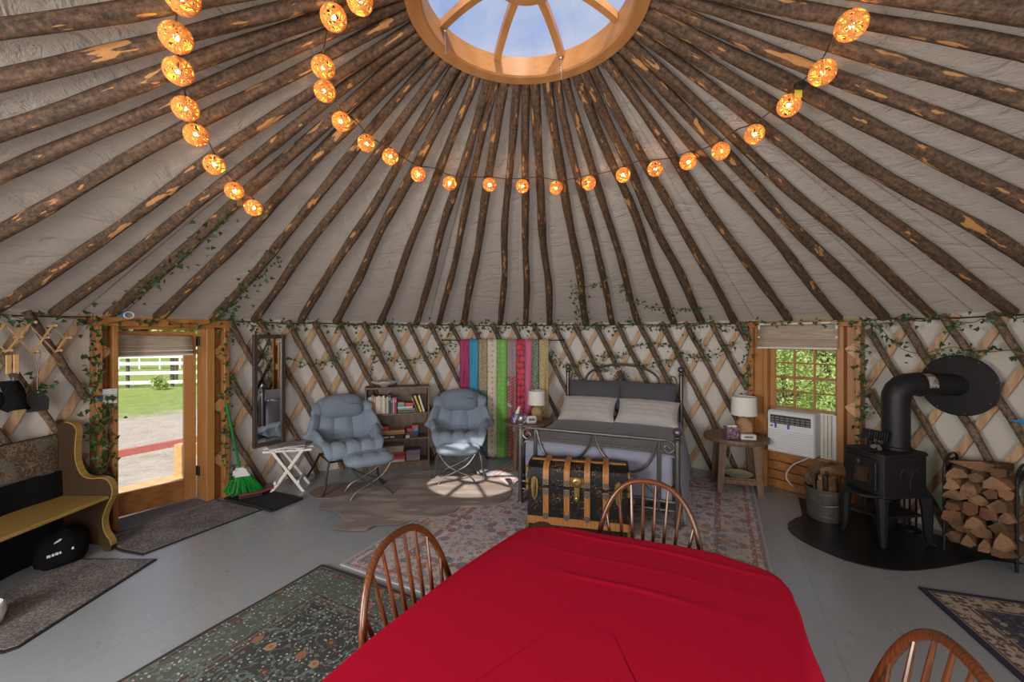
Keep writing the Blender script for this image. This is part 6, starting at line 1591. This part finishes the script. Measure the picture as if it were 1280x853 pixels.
# small things tucked above the door header
xx = FD.xz(158, 398, .02)
cp = thing('clear_hook', 'clear plastic clip with blue tape on the header above the door', 'hook', FD.world(xx[0], -.02, 1.925), -aD)
m = MB(); m.tube([(.0 + .035 * cos(q_), -.01, .02 + .03 * sin(q_)) for q_ in [2 * pi * i / 14 for i in range(15)]], .006, 6); obj('loop', m, M['plastic'], cp); m = MB(); m.bx(-.06, -.01, -.01, .02, .0, .05, .003); obj('tape', m, bpy.data.materials['blue_tape'], cp)

# ------------------------------------------------------------------ outdoors
def ground():
    g = G('ground'); v = g.co(); x, y, z = g.sep(v)
    d = g.ma('MULTIPLY', g.ma('ADD', g.ma('MULTIPLY', x, -.86), g.ma('MULTIPLY', y, .5)), 1.0)      # distance out through the door
    d = g.ma('ADD', d, g.ma('MULTIPLY', g.ma('SUBTRACT', g.noise(v, .9, 3), .5), 1.6))
    n1 = g.noise(v, 3.5, 6, .7); n2 = g.noise(v, 30, 3, .7)
    gravel = g.ramp(g.ma('MULTIPLY_ADD', n2, .5, g.ma('MULTIPLY', n1, .5)), [(.35, (.24, .20, .16)), (.65, (.46, .41, .35))])
    grass = g.ramp(g.ma('MULTIPLY_ADD', n2, .5, g.ma('MULTIPLY', n1, .5)), [(.35, (.10, .16, .025)), (.65, (.26, .33, .07))])
    rt_ = g.ramp(g.ma('DIVIDE', d, 30.0), [(.46, 0.0), (.50, .9), (.6, 1.0)])
    patch = g.ramp(g.noise(v, 1.4, 4), [(.60, 0.0), (.68, .55)])
    right = g.ma('GREATER_THAN', x, 2.5)
    return g.bsdf(g.mix(g.ma('MAXIMUM', g.ma('MAXIMUM', rt_, patch), right), gravel, grass), .95, 0, g.bump(n2, .5, .03))
m = MB(); m.grid(lambda u, v: Vector((-90 + 180 * u, -60 + 150 * v, -.42 + 0.0)), 20, 20); struct('ground', m, ground())
dirD = Vector((sin(aD), cos(aD), 0)); tD = Vector((cos(aD), -sin(aD), 0))
# porch deck and its red edge board, stair post and rail
m = MB(); nb = 7
for k in range(nb):
    pass
pdk = struct_empty('porch', pol(aD, 4.20), -aD, 'wooden porch deck outside the entrance door')
for k in range(8): part('deck_board', M['pine_pale'], pdk, (-1.3, 1.3, .05 + .145 * k, .19 + .145 * k, -.05, -.02), b=.006)
rpost = thing('stair_post', 'pale wooden stair post with sloping handrail outside the door', 'post', (fl(226, 612, -.2).x, fl(226, 612, -.2).y, -.42))
zt_p = H + (Y0 - 555) / F * rpost.location.y + .42
m = MB(); m.bx(-.05, .05, -.05, .05, 0, zt_p, .004); obj('post', m, M['pine_pale'], rpost)
m = MB(); m.strip([(.03, .05, zt_p - .16), (.32, .42, zt_p + .10)], (0, 0, 1), .15, (1, -.8, 0), .04); obj('handrail', m, M['pine_pale'], rpost)
r0 = fl(120, 573, -.36); r1 = fl(262, 546, -.36)
rdb = MB(); rdb.strip([r0 - (r1 - r0) * .6, r1 + (r1 - r0) * .6], (0, 0, 1), .12, (r1 - r0).cross(Vector((0, 0, 1))), .10)
tag(obj('red_beam', rdb, plain('red_paint', (.42, .12, .10), .6, 0, .15, 12), None, (0, 0, -.0)), 'faded red wooden beam lying on the gravel outside the door', 'beam')
# white paddock fences
M['fence'] = plain('fence_white', (.70, .70, .69), .6, 0, .06, 8)
def fence(name, label, a, b, n_post, rails, hp, mat_post, thick=.03, rw=.14):
    d = (b - a); L_ = d.length; d.normalize(); t = thing(name, label, 'fence', a, atan2(d.y, d.x))
    for k in range(n_post): m = MB(); m.bx(L_ * k / (n_post - 1) - .045, L_ * k / (n_post - 1) + .045, .02, .11, 0, hp); obj('post', m, mat_post, t)
    for z in rails:
        for k in range(n_post - 1):
            m = MB(); m.bx(L_ * k / (n_post - 1), L_ * (k + 1) / (n_post - 1) - .01, -thick, .02, z - rw / 2, z + rw / 2); obj('rail', m, M['fence'], t)
    return t
oa = dirD * 1.0
fA = fl(100, 487, -.42); fB = fl(285, 482, -.42)
ff = fB - fA
fence('paddock_fence', 'nearer white board paddock fence across the grass outside', fA - ff * .6, fB + ff * .8, 9, [.22, .62, 1.02, 1.32], 1.4, plain('dark_post', (.05, .05, .05), .7))
hB = fl(100, 462, -.42); hC = fl(285, 461, -.42); hf = hC - hB
fence('paddock_fence', 'farther white board paddock fence behind the first one', hB - hf * .3, hC + hf * .5, 14, [.4, .9, 1.4], 1.55, M['fence'], .04, .16)
pc_ = thing('fence_post_trunk', 'thick brown wooden post standing behind the nearer paddock fence', 'post', (fl(204, 480, -.42).x, fl(204, 480, -.42).y + .6, -.42))
m = MB(); m.tube([(0, 0, 0), (.02, 0, .7), (0, 0, 1.35)], [.17, .15, .16], 10); obj('trunk', m, M['bark2'], pc_)
# shrubs and trees
def leafcloud(m, c, rad, n, size, rd):
    for _ in range(n):
        a = rd.uniform(0, 2 * pi); ph = math.asin(rd.uniform(-1, 1)); r = rd.uniform(.55, 1) ** .5
        p = Vector((c[0] + rad[0] * r * cos(ph) * cos(a), c[1] + rad[1] * r * cos(ph) * sin(a), c[2] + rad[2] * r * sin(ph)))
        d_ = Vector((rd.gauss(0, 1), rd.gauss(0, 1), rd.gauss(-.2, 1))).normalized(); n_ = Vector((rd.gauss(0, .6), rd.gauss(0, .6), 1)).normalized()
        x_ = d_.cross(n_).normalized(); s_ = size * rd.uniform(.6, 1.3)
        m.add([p, p + d_ * s_ * .5 - x_ * s_ * .28, p + d_ * s_, p + d_ * s_ * .5 + x_ * s_ * .28], [(0, 1, 2, 3)])
def tree(label, p, rad, zc, n, size, mat, seed, trunk_r=.08, name='tree', cat='tree', group=None):
    rd = random.Random(seed); t = thing(name, label, cat, p, 0, group)
    m = MB(); m.tube([(0, 0, 0), (.05, .02, zc * .6), (0, 0, zc + rad[2] * .4)], [trunk_r, trunk_r * .8, trunk_r * .3], 8)
    for k in range(5): a = 2 * pi * k / 5 + .3; m.tube([(0.02, 0, zc * .55), (rad[0] * .5 * cos(a), rad[1] * .5 * sin(a), zc + rad[2] * .2)], [trunk_r * .5, trunk_r * .15], 6)
    obj('trunk', m, M['bark2'], t)
    m = MB()
    for k in range(9):
        c_ = (rad[0] * rd.uniform(-.6, .6), rad[1] * rd.uniform(-.6, .6), zc + rad[2] * rd.uniform(-.65, .7)); leafcloud(m, c_, (rad[0] * .55, rad[1] * .55, rad[2] * .5), n // 9, size, rd)
    o = obj('foliage', m, mat, t, smooth=0); o['kind'] = 'stuff'
    return t
# outside the window
nW = Vector((sin(aW), cos(aW), 0)); tW = Vector((cos(aW), -sin(aW), 0)); bW = pol(aW, 4.1)
for k, (dx, dy, rx, rz, zc_, mt, lab) in enumerate(((-1.7, 4.2, 1.5, 1.3, .9, 'treeleaf', 'sunlit green bush outside the window at left'), (1.2, 4.6, 1.7, 1.4, .9, 'treeleaf', 'sunlit green bush outside the window at right'), (-.3, 6.8, 2.2, 2.0, 1.7, 'treeleaf', 'taller light green bush behind the two bushes outside the window'),
        (-4.2, 8.5, 2.6, 2.6, 2.4, 'treeleaf2', 'dark green tree far outside the window at left'), (3.6, 9.0, 2.8, 2.8, 2.6, 'treeleaf2', 'dark green tree far outside the window at right'), (0.2, 11.5, 3.6, 3.2, 3.0, 'treeleaf', 'broad light green tree farthest outside the window'), (-2.9, 11.0, 3.0, 2.2, 2.0, 'treeleaf', 'light green tree outside the window between the dark trees'))):
    p = bW + nW * dy + tW * dx; p.z = -.42
    tree(lab, p, (rx, rx, rz), zc_ + .42, 6500, .075 if dy < 8 else .15, M[mt], 40 + k, .06 + .02 * k, 'bush' if dy < 8 else 'tree', 'bush' if dy < 8 else 'tree')
p = fl(205, 487, -.42); tree('small green shrub growing in the grass before the paddock fence', (p.x, p.y - .1, -.42), (.32, .32, .36), .30, 700, .10, M['treeleaf'], 77, .03, 'shrub', 'shrub')
for k in range(9):
    px = 105 + 22 * k; d_ = Vector(((px - 640) / F, 1, 0)); Y = 44 + 5 * (k % 3); p = d_ * Y
    tree(['dark green far tree behind the paddock at the left of the door view', 'tall far tree, second of the treeline from the left', 'rounded far tree, third of the treeline from the left', 'far tree, fourth of the treeline from the left', 'far tree in the middle of the treeline beyond the paddock', 'far tree, fourth of the treeline from the right', 'far tree, third of the treeline from the right', 'far tree, second of the treeline from the right', 'far tree, last of the treeline at right of the door view'][k],
         (p.x, p.y, -.42), (4.2, 3, 3.6 + (k % 2)), 3.4, 1500, .8, M['treeleaf2' if k % 2 else 'treeleaf'], 90 + k, .25, 'tree', 'tree', 'treeline beyond the paddock')

# ------------------------------------------------------------------ made-up window frames around the added fill lights, out of view
for k, (x_, y_, z_, az_, wd_) in enumerate(((0.3, -1.72, 1.35, 0.0, 2.2), (-2.75, -.45, 1.35, -46.0, 1.4), (2.9, -.45, 1.35, 46.0, 1.4))):
    t = struct_empty('window_%d' % (k + 3), (x_, y_, 0), radians(az_), 'made-up pine window frame around an added fill light behind the photographer')
    hw_ = wd_ / 2; za, zb2 = z_ - .75, min(z_ + .75, 1.86)
    for xa, xb in ((-hw_ - .09, -hw_), (hw_, hw_ + .09)): part('casing', M['pine'], t, (xa, xb, -.10, .0, 0, zb2))
    part('header_beam', M['pine_h'], t, (-hw_ - .09, hw_ + .09, -.10, .0, zb2, zb2 + .06)); part('window_sill', M['pine_h'], t, (-hw_ - .09, hw_ + .09, -.10, .02, za - .05, za))
    for q_ in range(1, 4): part('muntin', M['pine'], t, (-hw_ + wd_ * q_ / 4 - .012, -hw_ + wd_ * q_ / 4 + .012, -.09, -.06, za, zb2))
    part('muntin', M['pine_h'], t, (-hw_, hw_, -.09, -.06, (za + zb2) / 2 - .012, (za + zb2) / 2 + .012))
    part('pane', M['glass'], t, (-hw_, hw_, -.08, -.075, za, zb2), b=0)
